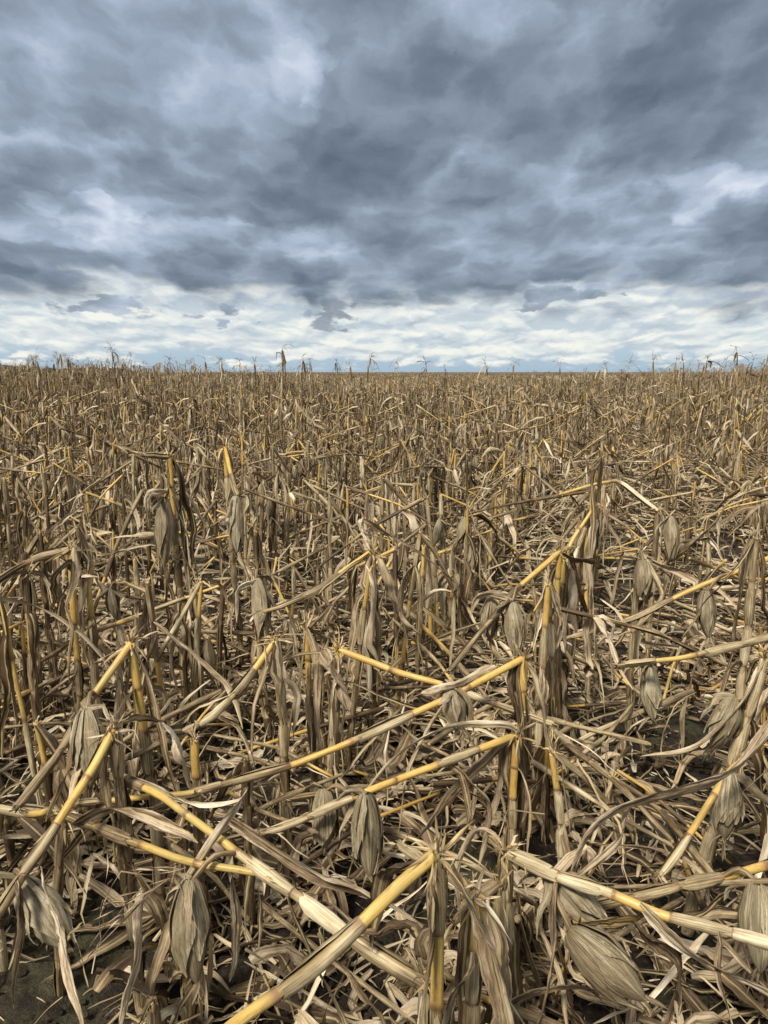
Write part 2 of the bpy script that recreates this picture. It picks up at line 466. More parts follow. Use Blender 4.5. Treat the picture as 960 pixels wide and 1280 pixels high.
def joint_path(pts, n, rng, jit):
    P = np.asarray(pts, float)
    cl = np.concatenate([[0], np.cumsum(np.linalg.norm(np.diff(P, axis=0), axis=1))])
    t = np.linspace(0, cl[-1], n)
    O = np.stack([np.interp(t, cl, P[:, a]) for a in range(3)], -1)
    O2 = smooth_path(P, n) if len(P) > 2 else O
    O = O * .7 + O2 * .3 if len(P) > 2 else O
    s = t / cl[-1]
    for a in range(3):
        f1, f2 = rng.uniform(4, 8), rng.uniform(12, 20)
        w = jit * (np.sin(s * f1 + rng.uniform(0, 6)) + .5 * np.sin(s * f2 + rng.uniform(0, 6)))
        O[:, a] += w * np.sqrt(np.clip(np.sin(s * np.pi), 0, 1))
    return O


def smooth_path(pts, n, rng=None, jit=0.0, corner=0.0):
    """resample a polyline, softly rounded (Catmull-Rom)"""
    P = np.asarray(pts, float)
    if len(P) == 2:
        t = np.linspace(0, 1, n)[:, None]; O = P[0] + (P[1] - P[0]) * t
    else:
        E = np.vstack([2 * P[0] - P[1], P, 2 * P[-1] - P[-2]])
        u = np.linspace(0, len(P) - 1 - 1e-6, n); O = []
        for x in u:
            i = int(x); t = x - i; p0, p1, p2, p3 = E[i:i + 4]
            O.append(0.5 * ((2 * p1) + (p2 - p0) * t + (2 * p0 - 5 * p1 + 4 * p2 - p3) * t * t + (3 * p1 - p0 - 3 * p2 + p3) * t ** 3))
        O = np.array(O)
    if rng is not None and jit > 0:
        ph = [rng.uniform(0, 6.28) for _ in range(6)]; s = np.linspace(0, 1, n)
        for a in range(3):
            O[:, a] += jit * (np.sin(s * 5 + ph[a]) + 0.5 * np.sin(s * 13 + ph[a + 3]) - math.sin(ph[a]) - .5 * math.sin(ph[a + 3]))
    return O


def leaf(mb, P, W, rng, q=1, g=None, warm=None, yel=0.0, curl=None, twist=None, fold=0.0, ripple=0.25, mat=LEAF, n0=None, tip=0.05, base=0.45, tear=0.3, rib=0.0):
    """strap leaf along path P (n,3), width W metres"""
    n = len(P); m = {2: 9, 1: 5, 0: 3, -1: 2}[q]
    if g is None: g = min(1, max(0, rng.gauss(0.52, 0.24)))
    if warm is None: warm = max(0, rng.gauss(0.12, 0.25))
    if curl is None: curl = rng.uniform(0.3, 2.6)
    if twist is None: twist = rng.gauss(0, 1.5)
    T, N, Bn = frames(P, n0 if n0 is not None else (rng.uniform(-1, 1), rng.uniform(-1, .2), rng.uniform(-.2, 1)))
    s = np.linspace(0, 1, n)
    w = W * np.minimum(1, base + (1 - base) * np.sqrt(np.clip(s / 0.22, 0, 1))) * (tip + (1 - tip) * (1 - s ** rng.uniform(1.8, 4.5)) ** 0.8)
    roll = twist * s + rng.uniform(-.3, .3) + 0.35 * np.sin(s * rng.uniform(4, 9) + rng.uniform(0, 6))
    cr, sr = np.cos(roll)[:, None], np.sin(roll)[:, None]
    U = N * cr + Bn * sr; K = -N * sr + Bn * cr
    x = np.linspace(-1, 1, m)
    cv = curl * (0.6 + 0.4 * np.sin(s * rng.uniform(3, 8) + rng.uniform(0, 6)))
    V = np.zeros((n, m, 3)); fib = np.zeros((n, m, 3))
    L = np.concatenate([[0], np.cumsum(np.linalg.norm(np.diff(P, axis=0), axis=1))])
    pleat = rng.uniform(5, 11); ph = rng.uniform(0, 6); ph2 = rng.uniform(0, 6); fr = rng.uniform(9, 22) / max(L[-1], .05) * 0.5
    for j, xx in enumerate(x):
        th = cv * xx
        r = (w / 2) / np.maximum(cv, 0.15)
        lat = r * np.sin(th); up = r * (1 - np.cos(th)) + fold * abs(xx) * w / 2
        rp = ripple * w * 0.5 * abs(xx) ** 1.5 * np.sin(L * fr * (1.0 if xx > 0 else 1.27) + (ph if xx > 0 else ph2))
        if q >= 1:
            rp = rp + w * .06 * np.sin(xx * pleat + L * 9 + ph) + w * np.array([rng.gauss(0, .028) for _ in range(n)])
        lat = lat * (1 + (np.array([rng.uniform(-tear, tear * .3) for _ in range(n)]) * .5 if abs(xx) > .9 and tear > 0 else 0))
        V[:, j] = P + U * lat[:, None] + K * (up + rp)[:, None]
        fib[:, j, 0] = xx * w / 2; fib[:, j, 2] = L
    fib[..., 1] = rib
    tn = np.zeros((n, m, 3)); tn[..., 0] = yel; tn[..., 1] = g; tn[..., 2] = min(1, warm)
    i = np.arange(n - 1)[:, None]; j = np.arange(m - 1)[None, :]; a = i * m + j
    Q = np.stack([a, a + 1, a + 1 + m, a + m], -1).reshape(-1, 4)
    mb.add(V.reshape(-1, 3), Q, None, fib.reshape(-1, 3), tn.reshape(-1, 3), mat)


def droop_path(start, d, length, n, rng, grav=2.5, wild=0.5, floor=0.012):
    p = np.array(start, float); d = np.array(d, float); d /= np.linalg.norm(d)
    st = length / (n - 1); out = [p.copy()]
    kinks = {rng.randrange(1, n): rng.uniform(.5, 1.3) for _ in range(rng.choice((0, 1, 1, 2)))} if n > 4 else {}
    hf = .05 + .11 * wild if n > 7 else 0.0
    for i in range(n - 1):
        d = d + np.array([rng.gauss(0, wild), rng.gauss(0, wild), rng.gauss(0, wild * .6) - grav]) * (st * 3.0)
        if i in kinks: d = d + kinks[i] * np.array([rng.gauss(0, .9), rng.gauss(0, .9), -0.9])
        if hf: d = d + np.array([rng.gauss(0, hf), rng.gauss(0, hf), rng.gauss(0, hf)])
        d /= np.linalg.norm(d)
        p = p + d * st
        if p[2] < floor:
            p[2] = floor + rng.uniform(0, .012); d[2] = abs(d[2]) * 0.1
            if abs(d[0]) + abs(d[1]) < .2: d[0] += rng.uniform(-1, 1); d[1] += rng.uniform(-1, 1)
        out.append(p.copy())
    return np.array(out)


NSEG = {2: 7, 1: 4, 0: 2, -1: 1}
NSID = {2: 12, 1: 8, 0: 5, -1: 3}


def culm(mb, pts, r0, r1, rng, q, pat=None, inter=0.17, warm=0.0, g0=None, rag=0.012, gb=0.0, swell=1.17):
    """a jointed corn stem along the polyline; returns node points.  pat: y = bare yellow, s = wrapped in its sheath"""
    P = np.asarray(pts, float)
    seg = np.linalg.norm(np.diff(P, axis=0), axis=1); L = seg.sum()
    k = len(pat) if pat else max(1, int(round(L / inter)))
    cuts = np.linspace(0, 1, k + 1)
    if not pat: cuts[1:-1] += np.array([rng.uniform(-.2, .2) / k for _ in range(k - 1)])
    D = joint_path(P, max(10, k * 8), rng, 0.0022 if q >= 1 else 0.0)
    dl = np.concatenate([[0], np.cumsum(np.linalg.norm(np.diff(D, axis=0), axis=1))]); dl /= dl[-1]
    at = lambda t: np.array([np.interp(t, dl, D[:, a]) for a in range(3)]).T
    kinds = list(pat) if pat else [rng.choice('ssssssy' if warm < .2 else 'ssssyyss') for _ in range(k)]
    gs = g0 if g0 is not None else min(1, max(0, rng.gauss(.45, .18)))
    nodes = []
    TT, RR, CC = [], [], []
    for i in range(k):
        a, b = cuts[i], cuts[i + 1]
        ns = NSEG[q]
        loc = np.linspace(0, 1, ns + 1)
        if q >= 1:
            loc = np.concatenate([[0, 0.035, 0.09], np.linspace(0.2, 0.93, ns), [0.975]])
        for t in loc[: (None if q >= 1 else -1)]:
            tt = a + (b - a) * t
            r = lerp(r0, r1, tt)
            sw = swell if (t < 0.03 and i > 0) else (1.10 if (t < 0.05 and i > 0) else 1.0)
            yel = (1.0 if kinds[i] == 'y' else 0.12)
            mark = 0.85 if (q >= 1 and i > 0 and t < 0.04) else (0.3 if (q >= 1 and i > 0 and t < .1) else 0.0)
            TT.append(tt); RR.append(r * sw); CC.append((yel, gs, mark))
    TT.append(1.0); RR.append(r1); CC.append((1.0 if kinds[-1] == 'y' else .12, gs, 0))
    TT = np.array(TT)
    tube(mb, at(TT), RR, NSID[q], CC, STALK, rng, rag=rag, wob=0.04 if q >= 1 else 0, v0=rng.uniform(0, 3))
    for i in range(k):
        nodes.append(at(cuts[i]))
        if kinds[i] == 's' and q >= 0:
            a, b = cuts[i], cuts[i + 1]
            e = lerp(a, b, rng.uniform(0.8, 1.0)); n = {2: 8, 1: 5, 0: 3}[q]
            ts = np.linspace(a + 0.01 * (b - a), e, n)
            f = np.linspace(0, 1, n)
            r = lerp(r0, r1, ts) * (1.10 + 0.32 * np.sin(f * 3.0) ** 1 + 0.12 * f) + 0.0008
            gg = min(1, max(0, gs + rng.gauss(gb, .16)))
            dst = mb
            if q == 2:
                dst = MB(); mb.subs.append(('leaf_sheath', dst))
            tube(dst, at(ts), r, NSID[q], [(0.0, gg, 0.25 if (j == 0) else 0.0) for j in range(n)], STALK, rng, rag=0.014 if q > 0 else 0.0,
                 wob=0.13 if q > 0 else 0.0, ecc=rng.uniform(0.8, 1.1), open_ang=0.7 if q >= 1 else 0.0, v0=rng.uniform(0, 3), cap=(False, False))
    nodes.append(at(1.0))
    return nodes, kinds


def splinters(mb, p, d, rng, q, n=6, L=0.05, yel=0.5):
    for _ in range(n):
        dd = np.array(d) + np.array([rng.gauss(0, .45), rng.gauss(0, .45), rng.gauss(0, .35)])
        P = droop_path(np.array(p) + np.array([rng.uniform(-.007, .007) for _ in range(3)]), dd, L * rng.uniform(.4, 1.3), 4 if q < 2 else 6, rng, grav=rng.uniform(-.5, 1.5), wild=1.5)
        leaf(mb, P, rng.uniform(.004, .010), rng, q=min(q, 1), g=rng.uniform(.5, 1), yel=rng.uniform(0, yel), curl=.8, ripple=0, mat=LEAF, warm=rng.uniform(0, .4), rib=1.0)


def ear_mesh(mb, a, b, r, rng, q, g=None):
    """husk-wrapped ear from butt a to tip b"""
    a, b = np.array(a, float), np.array(b, float); ax = b - a; L = np.linalg.norm(ax)
    g = g if g is not None else rng.uniform(.42, .9)
    n = {2: 20, 1: 12, 0: 6, -1: 4}[q]; k = {2: 22, 1: 14, 0: 7, -1: 4}[q]
    s = np.linspace(0, 1, n)
    bow = np.cross(ax / L, (rng.uniform(-1, 1), rng.uniform(-1, 1), .3)) * L * .05
    P = a + ax * s[:, None] + bow * np.sin(s * 3.14)[:, None]
    prof = lambda s: (np.clip(s + .035, 0, 1) / .40) ** .52 if s < .365 else max(.03, 1 - ((s - .365) / .66) ** 2.1) ** .85
    T, N, Bn = frames(P, (rng.uniform(-1, 1), -1, .1))

    def patch(a0, a1, s0, s1, off, kk, nn, gg, tipout, closed=False, warm=0.):
        ss = np.linspace(s0, s1, nn); V = np.zeros((nn, kk, 3)); F = np.zeros((nn, kk, 3)); C = np.zeros((nn, kk, 3))
        ph = rng.uniform(0, 6); nr = rng.choice((7, 9, 11))
        for i, t in enumerate(ss):
            ci = np.array([np.interp(min(t, 1), s, P[:, c]) for c in range(3)]) + (ax * (t - 1) if t > 1 else 0)
            Ni = np.array([np.interp(min(t, 1), s, N[:, c]) for c in range(3)]); Bi = np.array([np.interp(min(t, 1), s, Bn[:, c]) for c in range(3)])
            u = (t - s0) / (s1 - s0)
            shr = 1.0 if closed else (1 - max(0, u - .55) / .47 * .93)
            mid, hw = (a0 + a1) / 2, (a1 - a0) / 2 * shr
            for j in range(kk):
                x = (j / kk * 2 - 1) if closed else (j / (kk - 1) * 2 - 1)
                th = mid + hw * x + u * .25
                rad = r * float(prof(min(t, 1))) * (1 + .05 * math.sin(t * 9 + ph) + .045 * math.sin(nr * th + ph) + rng.uniform(-.015, .015)) + off
                if not closed:
                    rad += abs(x) ** 3 * .0035 + tipout * u ** 3
                V[i, j] = ci + Ni * rad * math.cos(th) + Bi * rad * math.sin(th)
                F[i, j] = (th * r + 3, off * 100, t * L); C[i, j] = (0, gg, warm)
        idx = np.arange(nn - 1)[:, None] * kk; jj = np.arange(kk if closed else kk - 1)[None, :]
        A = idx + jj; Bq = idx + (jj + 1) % kk
        Q = np.stack([A, Bq, Bq + kk, A + kk], -1).reshape(-1, 4)
        mb.add(V.reshape(-1, 3), Q, None, F.reshape(-1, 3), C.reshape(-1, 3), HUSK)
    patch(0, 2 * math.pi, 0, 1, 0, k, n, g, 0, True, rng.uniform(0, .2))
    if q >= 0:
        nh = {2: 6, 1: 4, 0: 2}[q]
        for h in range(nh):
            c0 = rng.uniform(0, 6.28) if h else 4.2
            hw = rng.uniform(.5, 1.1)
            patch(c0 - hw, c0 + hw, -.02, rng.uniform(.70, 1.06), .0012 + .0013 * h, {2: 9, 1: 7, 0: 4}[q], {2: 14, 1: 9, 0: 5}[q],
                  min(1, max(0, g + rng.gauss(0, .12))), rng.uniform(0, .012) if h > 1 else 0.002, warm=max(0, rng.gauss(0, .25)))
        for _ in range({2: 5, 1: 2, 0: 1}[q]):      # silk / torn husk tips
            dd = ax / L + np.array([rng.gauss(0, .5) for _ in range(3)])
            leaf(mb, droop_path(b - ax * .08, dd, rng.uniform(.03, .08), 5, rng, 1.0, 1.0), rng.uniform(.006, .016), rng, q=min(q, 1), g=rng.uniform(.2, .7), mat=HUSK, warm=.3, curl=1.2)


def tassel_mesh(mb, p, d, rng, q, L=0.22, n=12, w=0.004, droop=1.6):
    d = np.array(d, float); d /= np.linalg.norm(d)
    for i in range(n):
        t = i / max(1, n - 1)
        st = np.array(p) + d * L * .35 * t
        dd = d + (np.array([rng.gauss(0, .45), rng.gauss(0, .45), rng.gauss(0, .3)]) if i else 0)
        P = droop_path(st, dd, L * rng.uniform(.5, 1.0), 8 if q > 0 else 5, rng, grav=droop * rng.uniform(.2, 1.2), wild=.6)
        leaf(mb, P, w * rng.uniform(.7, 1.3), rng, q=0, g=rng.uniform(.35, .75), warm=.25, curl=1.0, twist=8.0, ripple=.6, tip=.5, rib=1.0)


def ribbon_tube(mb, pts, r, rng, q, yel=0.0, g=.4, warm=.2):
    P = smooth_path(pts, 7 if q > 0 else 4)
    tube(mb, P, np.full(len(P), r), 6 if q > 0 else 4, [(yel, g, warm)] * len(P), STALK, rng)


# ------------------------------------------------------------------ pixel helpers
def at(px, py, Y):
    u = (px - 480) / FPX; w = (py - 640) / FPX
    dy = math.cos(PITCH) - w * math.sin(PITCH); dz = -(math.sin(PITCH) + w * math.cos(PITCH))
    return np.array([u * Y / dy, Y, EYE + dz * Y / dy])


def proj(p):
    x, y, z = p[0], p[1], p[2] - EYE
    f = y * math.cos(PITCH) - z * math.sin(PITCH); up = y * math.sin(PITCH) + z * math.cos(PITCH)
    return 480 + FPX * x / f, 640 - FPX * up / f


# ------------------------------------------------------------------ a corn plant, part by part
def new_plant(): return {'stalk': MB(), 'broken_top': None, 'leaf': [], 'ear': [], 'tassel': None, 'paths': []}


def hang_leaves(pl, nodes, rng, q, n, h, spread=0.5, gm=.5, out=None, wmul=1.0):
    for i in range(n):
        nd = nodes[rng.randrange(0, len(nodes))] if rng.random() < .75 else nodes[-1]
        if nd[2] > 0.25 or rng.random() < .3:
            z = nd[2]
        else:
            z = rng.uniform(.1, .4) if h > .4 else nd[2] + .05
        a = rng.uniform(0, 6.28)
        st = np.array([nd[0] + .009 * math.cos(a), nd[1] + .009 * math.sin(a), max(z, .05)])
        Ln = rng.uniform(.22, .60) if z > .3 else rng.uniform(.2, .42)
        ty = rng.random()
        if ty < .66:      # rag hanging against the stem
            d = (math.cos(a) * .35, math.sin(a) * .35, rng.uniform(-1.2, .1)); gv, wd = rng.uniform(5, 9), rng.uniform(.3, .9)
        elif ty < .88:    # stiff blade sticking out and down
            d = (math.cos(a), math.sin(a), rng.uniform(-.9, .25)); gv, wd = rng.uniform(.1, 1.2), rng.uniform(.2, .6)
        elif ty < .92:
            d = (math.cos(a) * .7, math.sin(a) * .7, rng.uniform(0, .9)); gv, wd = rng.uniform(3, 6), rng.uniform(.3, .9)
        else:             # crumpled
            d = (math.cos(a), math.sin(a), rng.uniform(-.5, .5)); gv, wd = rng.uniform(1, 4), rng.uniform(1.6, 3.0)
        P = droop_path(st, d, Ln, {2: 26, 1: 13, 0: 6, -1: 3}[q], rng, grav=gv, wild=wd)
        m = MB()
        low = 1 - min(1, z / .6)  # lower leaves are browner, their colour also darkened to deepen shade around the bases
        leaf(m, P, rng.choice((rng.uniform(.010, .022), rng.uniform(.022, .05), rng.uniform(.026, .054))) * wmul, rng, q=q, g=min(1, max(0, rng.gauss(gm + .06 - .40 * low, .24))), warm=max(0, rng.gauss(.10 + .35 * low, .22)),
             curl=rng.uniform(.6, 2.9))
        pl['leaf'].append(m)


def add_ear(pl, a, b, r, rng, q, hook=None, g=None):
    m = MB()
    ear_mesh(m, a, b, r, rng, q, g)
    if hook is not None:
        a = np.array(a, float); hook = np.array(hook, float)
        ax = (np.array(b) - a); ax /= np.linalg.norm(ax)
        ribbon_tube(m, [hook, (hook + a) / 2 - ax * .02, a + ax * .01], .006, rng, q)
        for _ in range({2: 3, 1: 2, 0: 0, -1: 0}[q]):        # husk leaves at the butt
            dd = ax * rng.uniform(-.3, .8) + np.array([rng.gauss(0, .6), rng.gauss(0, .6), .1])
            leaf(m, droop_path(a, dd, rng.uniform(.08, .2), 8, rng, 3, 1), rng.uniform(.016, .032), rng, q=q, mat=HUSK, curl=1.4, g=rng.uniform(.45, .95))
    pl['ear'].append(m)


def auto_plant(base, rng, q, h, kind, q_leaf=None, ears=0.35, tall=False, nl=None, lean=None, tailscale=1.0, wmul=1.0, rmul=1.0, gmean=.5, sway=.09):
    """base (x,y); kind: snapped / kinked / leaning / tall"""
    pl = new_plant()
    x, y = base; ql = q if q_leaf is None else q_leaf
    la = rng.uniform(0, 6.28); lm = rng.gauss(0, sway) if lean is None else lean
    if kind == 'leaning': lm = rng.uniform(.35, .9)
    top = np.array([x + math.cos(la) * lm * h, y + math.sin(la) * lm * h, h * (1 - .2 * min(1, lm * lm))])
    mid = np.array([lerp(x, top[0], .45), lerp(y, top[1], .45), top[2] * .5])
    r0 = rng.uniform(.0090, .0125) * rmul; warm = 1 if rng.random() < (.34 if q >= 1 else .24) else 0
    r1 = r0 * (.85 if not tall else .45)
    k = max(2, int(round(h / .15)))
    pat = ''.join(rng.choice('ssssy' if warm else 'sssssssssssy') for _ in range(k))
    if warm and rng.random() < .6: pat = pat[:-1] + 'y'
    pl['yellow'] = pat[-1] == 'y' or (len(pat) > 1 and pat[-2] == 'y')
    gm = rng.gauss(gmean, .12)
    nodes, _ = culm(pl['stalk'], [(x, y, -.02), mid, top], r0, r1, rng, q, pat=pat, warm=warm, gb=gm - .5)
    pl['top'] = top
    if kind in ('snapped', 'kinked') and q >= 1:
        splinters(pl['stalk'], top, (0, 0, 1), rng, q, n=5 if q > 1 else 3, L=.035)
    pl['dir'] = None
    if kind == 'kinked':
        sx = rng.random()
        az = rng.gauss(math.pi, .5) if sx < .5 else (rng.gauss(0, .5) if sx < .85 else rng.uniform(0, 6.28))
        Lt = rng.uniform(.30, 1.15) * tailscale
        zend = rng.uniform(.05, max(.1, h * rng.uniform(.4, 1.15)))
        dz = max(-.85 * Lt, min(.35 * Lt, zend - h))
        hor = math.sqrt(max(.01, Lt * Lt - dz * dz))
        end = top + np.array([math.cos(az) * hor, math.sin(az) * hor, dz])
        m = MB(); midp = (top + end) / 2 + np.array([0, 0, rng.uniform(-.02, .05)])
        n2, _ = culm(m, [top, midp, end], r1 * .95, r1 * rng.uniform(.4, .75), rng, q, warm=.5 if rng.random() < .6 else 0, gb=.08)
        if q >= 1: splinters(m, top, end - top, rng, q, n=4, L=.05)
        pl['broken_top'] = m; pl['dir'] = 'left' if end[0] < top[0] else 'right'
        hang_leaves(pl, n2[1:], rng, ql, rng.choice((1, 2, 2, 3)) if q > -1 else 1, end[2], gm=gm + .08, wmul=wmul)
        nodes = nodes + n2[1:2]
    if tall:
        m = MB()
        tassel_mesh(m, top, (math.cos(la) * .3, math.sin(la) * .3, 1), rng, q, L=rng.uniform(.2, .34), n=rng.choice((6, 9, 11)) if q > -1 else 4, w=.008 * wmul, droop=3.0)
        pl['tassel'] = m
    if nl is None: nl = rng.choice((4, 5, 6, 7)) if h > .35 else rng.choice((2, 3, 4))
    if nl: hang_leaves(pl, nodes, rng, ql, nl, h, gm=gm, wmul=wmul)
    if rng.random() < ears and h > .4:
        z = rng.uniform(.35, min(h, 1.0) * .98); t = z / top[2]
        hk = np.array([lerp(x, top[0], t), lerp(y, top[1], t), z]); a = rng.uniform(0, 6.28)
        off = np.array([math.cos(a) * .045, math.sin(a) * .045 - .01, .0])
        L = rng.uniform(.15, .21)
        b = hk + off * 1.35 + np.array([rng.gauss(0, .02), rng.gauss(0, .02), -L])
        if b[2] > .02:
            add_ear(pl, hk + off, b, rng.uniform(.021, .029), rng, q, hook=hk)
    return pl


def emit_plant(pl, base, label, group, name='corn_plant', cat='corn plant'):
    e = bpy.data.objects.new(name, None); COL.objects.link(e)
    e.empty_display_size = .05
    e.location = base; e['label'] = label; e['category'] = cat
    if group: e['group'] = group
    pl['stalk'].build('stalk', e, base)
    if pl['broken_top'] is not None: pl['broken_top'].build('broken_top', e, base)
    if pl['tassel'] is not None: pl['tassel'].build('tassel', e, base)
    for m in pl['leaf']: m.build('leaf', e, base)
    for m in pl['ear']: m.build('ear', e, base)
    return e


def flat(pl):
    mb = MB()
    for m in [pl['stalk'], pl['broken_top'], pl['tassel']] + pl['leaf'] + pl['ear']:
        if m is not None and m.n: mb.merge(m.arrays())
    return mb.arrays()


def scatter(variants, X, Y, rng, smin=.85, smax=1.15, zs=None, rot=True):
    """many transformed copies of the variants joined into one set of arrays"""
    N = len(X); which = rng.integers(0, len(variants), N)
    sc = rng.uniform(smin, smax, N); an = rng.uniform(0, 2 * np.pi, N) if rot else np.zeros(N)
    if zs is None: zs = np.ones(N)
    out = [[] for _ in range(7)]; nv = 0
    for v, arr in enumerate(variants):
        idx = np.where(which == v)[0]
        if not len(idx): continue
        V, Q, T, F, C, QM, TM = arr; K = len(idx)
        c, s = np.cos(an[idx])[:, None], np.sin(an[idx])[:, None]; S = sc[idx][:, None]
        x = (V[None, :, 0] * c - V[None, :, 1] * s) * S + X[idx][:, None]
        y = (V[None, :, 0] * s + V[None, :, 1] * c) * S + Y[idx][:, None]
        z = V[None, :, 2] * S * zs[idx][:, None]
        out[0].append(np.stack([x, y, z], -1).reshape(-1, 3).astype(np.float32))
        o = (np.arange(K) * len(V))[:, None, None] + nv
        if len(Q): out[1].append((Q[None] + o).reshape(-1, 4)); out[5].append(np.tile(QM, K))
        if len(T): out[2].append((T[None] + o).reshape(-1, 3)); out[6].append(np.tile(TM, K))
        out[3].append(np.tile(F, (K, 1)))
        Cc = np.tile(C, (K, 1)).reshape(K, -1, 3)
        Cc[:, :, 1] = np.clip(Cc[:, :, 1] + rng.normal(0, .06, K)[:, None], 0, 1)
        out[4].append(Cc.reshape(-1, 3).astype(np.float32))
        nv += K * len(V)
    e = [(0, 3), (0, 4), (0, 3), (0, 3), (0, 3), (0,), (0,)]
    return [np.concatenate(o) if o else np.zeros(e[i], np.int32) for i, o in enumerate(out)]


def join_arrays(L):
    out = [[] for _ in range(7)]; nv = 0
    for a in L:
        for i in range(7):
            out[i].append(a[i] + nv if i in (1, 2) else a[i])
        nv += len(a[0])
    return [np.concatenate(o) for o in out]


# ------------------------------------------------------------------ ground
ROW_A = math.radians(18.0)
RD = np.array([math.sin(ROW_A), math.cos(ROW_A)]); RN = np.array([math.cos(ROW_A), -math.sin(ROW_A)])
ROW0, ROWS = -0.19, 0.76


def soil():
    def axis(lo, hi, dense_lo, dense_hi, st):
        mid = list(np.arange(dense_lo, dense_hi, st)); out = []
        v, s = dense_hi, st
        while v < hi: out.append(v); s *= 1.35; v += s
        out.append(hi); neg = []
        v, s = dense_lo - st, st
        while v > lo: neg.append(v); s *= 1.35; v -= s
        neg.append(lo)
        return np.array(neg[::-1] + mid + out)
    xs = axis(-4000, 4000, -5, 5, .035); ys = axis(-60, 6000, .2, 9, .035)
    X, Y = np.meshgrid(xs, ys)
    r = np.random.default_rng(5); Z = np.zeros_like(X)
    for _ in range(26):
        a = r.uniform(0, 6.28); f = r.uniform(6, 60); Z += np.sin((X * math.cos(a) + Y * math.sin(a)) * f + r.uniform(0, 6.28)) * .09 / f * 1.1
    off = (X * RN[0] + Y * RN[1] - ROW0) / ROWS
    Z += .012 * np.cos(off * 2 * np.pi)
    Z *= np.clip(1.6 - np.hypot(X, Y) / 12, 0, 1); Z -= .012
    nx, ny = len(xs), len(ys)
    V = np.stack([X, Y, Z], -1).reshape(-1, 3)
    i = np.arange(ny - 1)[:, None] * nx; j = np.arange(nx - 1)[None, :]; a = i + j
    Q = np.stack([a, a + 1, a + 1 + nx, a + nx], -1).reshape(-1, 4).astype(np.int32)
    o = mesh_object('ground', [V.astype(np.float32), Q, np.zeros((0, 3), np.int32), None, None, np.zeros(len(Q), np.int32), np.zeros(0, np.int32)], mats=[MSOIL])
    o['kind'] = 'structure'


soil()

# ------------------------------------------------------------------ the broken stalks in front, one by one
HERO_GROUP = 'broken cornstalks in the front rows'
heroes = []      # base xy


def hero(label, top, base_dx=0.0, base_dy=0.0, stub=None, tail=None, tpat=None, r=.0125, tr=None, leaves=(), ears=(), nl=4, g=None, seed=0, h0=None, tassel=None, lab2=None):
    """top: (px, py, Y) of the break; tail: further (px, py, Y) points; leaves: (points, width, kw); ears: (butt, tip, radius)"""
    rng = random.Random(seed * 7 + 11)
    pl = new_plant(); tp = at(*top)
    bx, by = tp[0] + base_dx, tp[1] + base_dy
    mid = np.array([lerp(bx, tp[0], .5) + rng.gauss(0, .01), lerp(by, tp[1], .5), tp[2] * .5])
    r *= .93; tr = tr * .92 if tr else None
    nodes, _ = culm(pl['stalk'], [(bx, by, -.02), mid, tp], r * 1.1, r * .95, rng, 2, pat=stub, g0=g)
    splinters(pl['stalk'], tp, (0, 0, 1), rng, 2, n=16, L=.06, yel=.5)
    allp = [tuple(p) for p in nodes]
    if tail:
        m = MB(); pts = [tp + np.array([0, 0, .004])] + [at(*t) for t in tail]
        n2, kd = culm(m, pts, (tr or r) * .98, (tr or r) * .72, rng, 2, pat=tpat, g0=g if g is not None else .62, gb=.05)
        splinters(m, tp, pts[1] - pts[0], rng, 2, n=12, L=.09, yel=.5)
        splinters(m, pts[-1], pts[-1] - pts[-2], rng, 2, n=5, L=.05)
        pl['broken_top'] = m; allp += [tuple(p) for p in n2]
        if tassel:
            tm = MB(); pa = at(*tassel[0]); tassel_mesh(tm, pa, at(*tassel[1]) - pa, rng, 2, L=.26, n=14, w=.0035, droop=1.0); pl['tassel'] = tm
    hang_leaves(pl, nodes, rng, 2, nl, tp[2], gm=.48)
    for pts, w, kw in leaves:
        m = MB(); P = smooth_path([at(*p) for p in pts], 26, rng, .004)
        kw = dict(kw); kw.setdefault('g', .72); kw.setdefault('warm', .03); kw.setdefault('twist', .6); kw.setdefault('n0', (0.2, -.6, .8))
        leaf(m, P, w, rng, q=2, **kw); pl['leaf'].append(m)
    for a, b, rr in ears:
        A, Bp = at(*a), at(*b)
        hk = min(allp, key=lambda p: np.linalg.norm(np.array(p) - A))
        add_ear(pl, A, Bp, rr * 1.04, rng, 2, g=rng.uniform(.50, .82), hook=hk if np.linalg.norm(np.array(hk) - A) < .25 else A + np.array([0, .02, .03]))
    heroes.append((bx, by))
    emit_plant(pl, (bx, by, 0), label, HERO_GROUP)


hero('cornstalk with thick yellow snapped top aimed at the viewer, bottom centre', (545, 1070, 1.08), stub='ssssys', tail=[(412, 1188, .97), (290, 1285, .86), (220, 1345, .80)], tpat='ysy',
     r=.0120, tr=.0128, nl=5, seed=1, g=.62, leaves=[([(540, 1100, 1.07), (548, 1170, 1.05), (530, 1290, 1.03)], .03, {'g': .35})])
hero('short stalk with bright yellow bend just right of the thickest yellow top', (598, 1122, 1.22), base_dx=.02, stub='sssssy', tail=[(540, 1080, 1.32), (498, 1056, 1.42)], tpat='ss', r=.0115, nl=6, seed=2, g=.66,
     leaves=[([(606, 1180, 1.2), (650, 1270, 1.1), (680, 1330, 1.0)], .035, {}), ([(590, 1190, 1.2), (570, 1260, 1.12), (555, 1330, 1.1)], .04, {'g': .4})])
hero('grey stub with a ragged white top tucked behind the bright yellow bend', (622, 1105, 1.34), stub='ssssss', tail=[(592, 1124, 1.30), (570, 1150, 1.25)], tpat='s', r=.0115, nl=6, seed=3, g=.5)
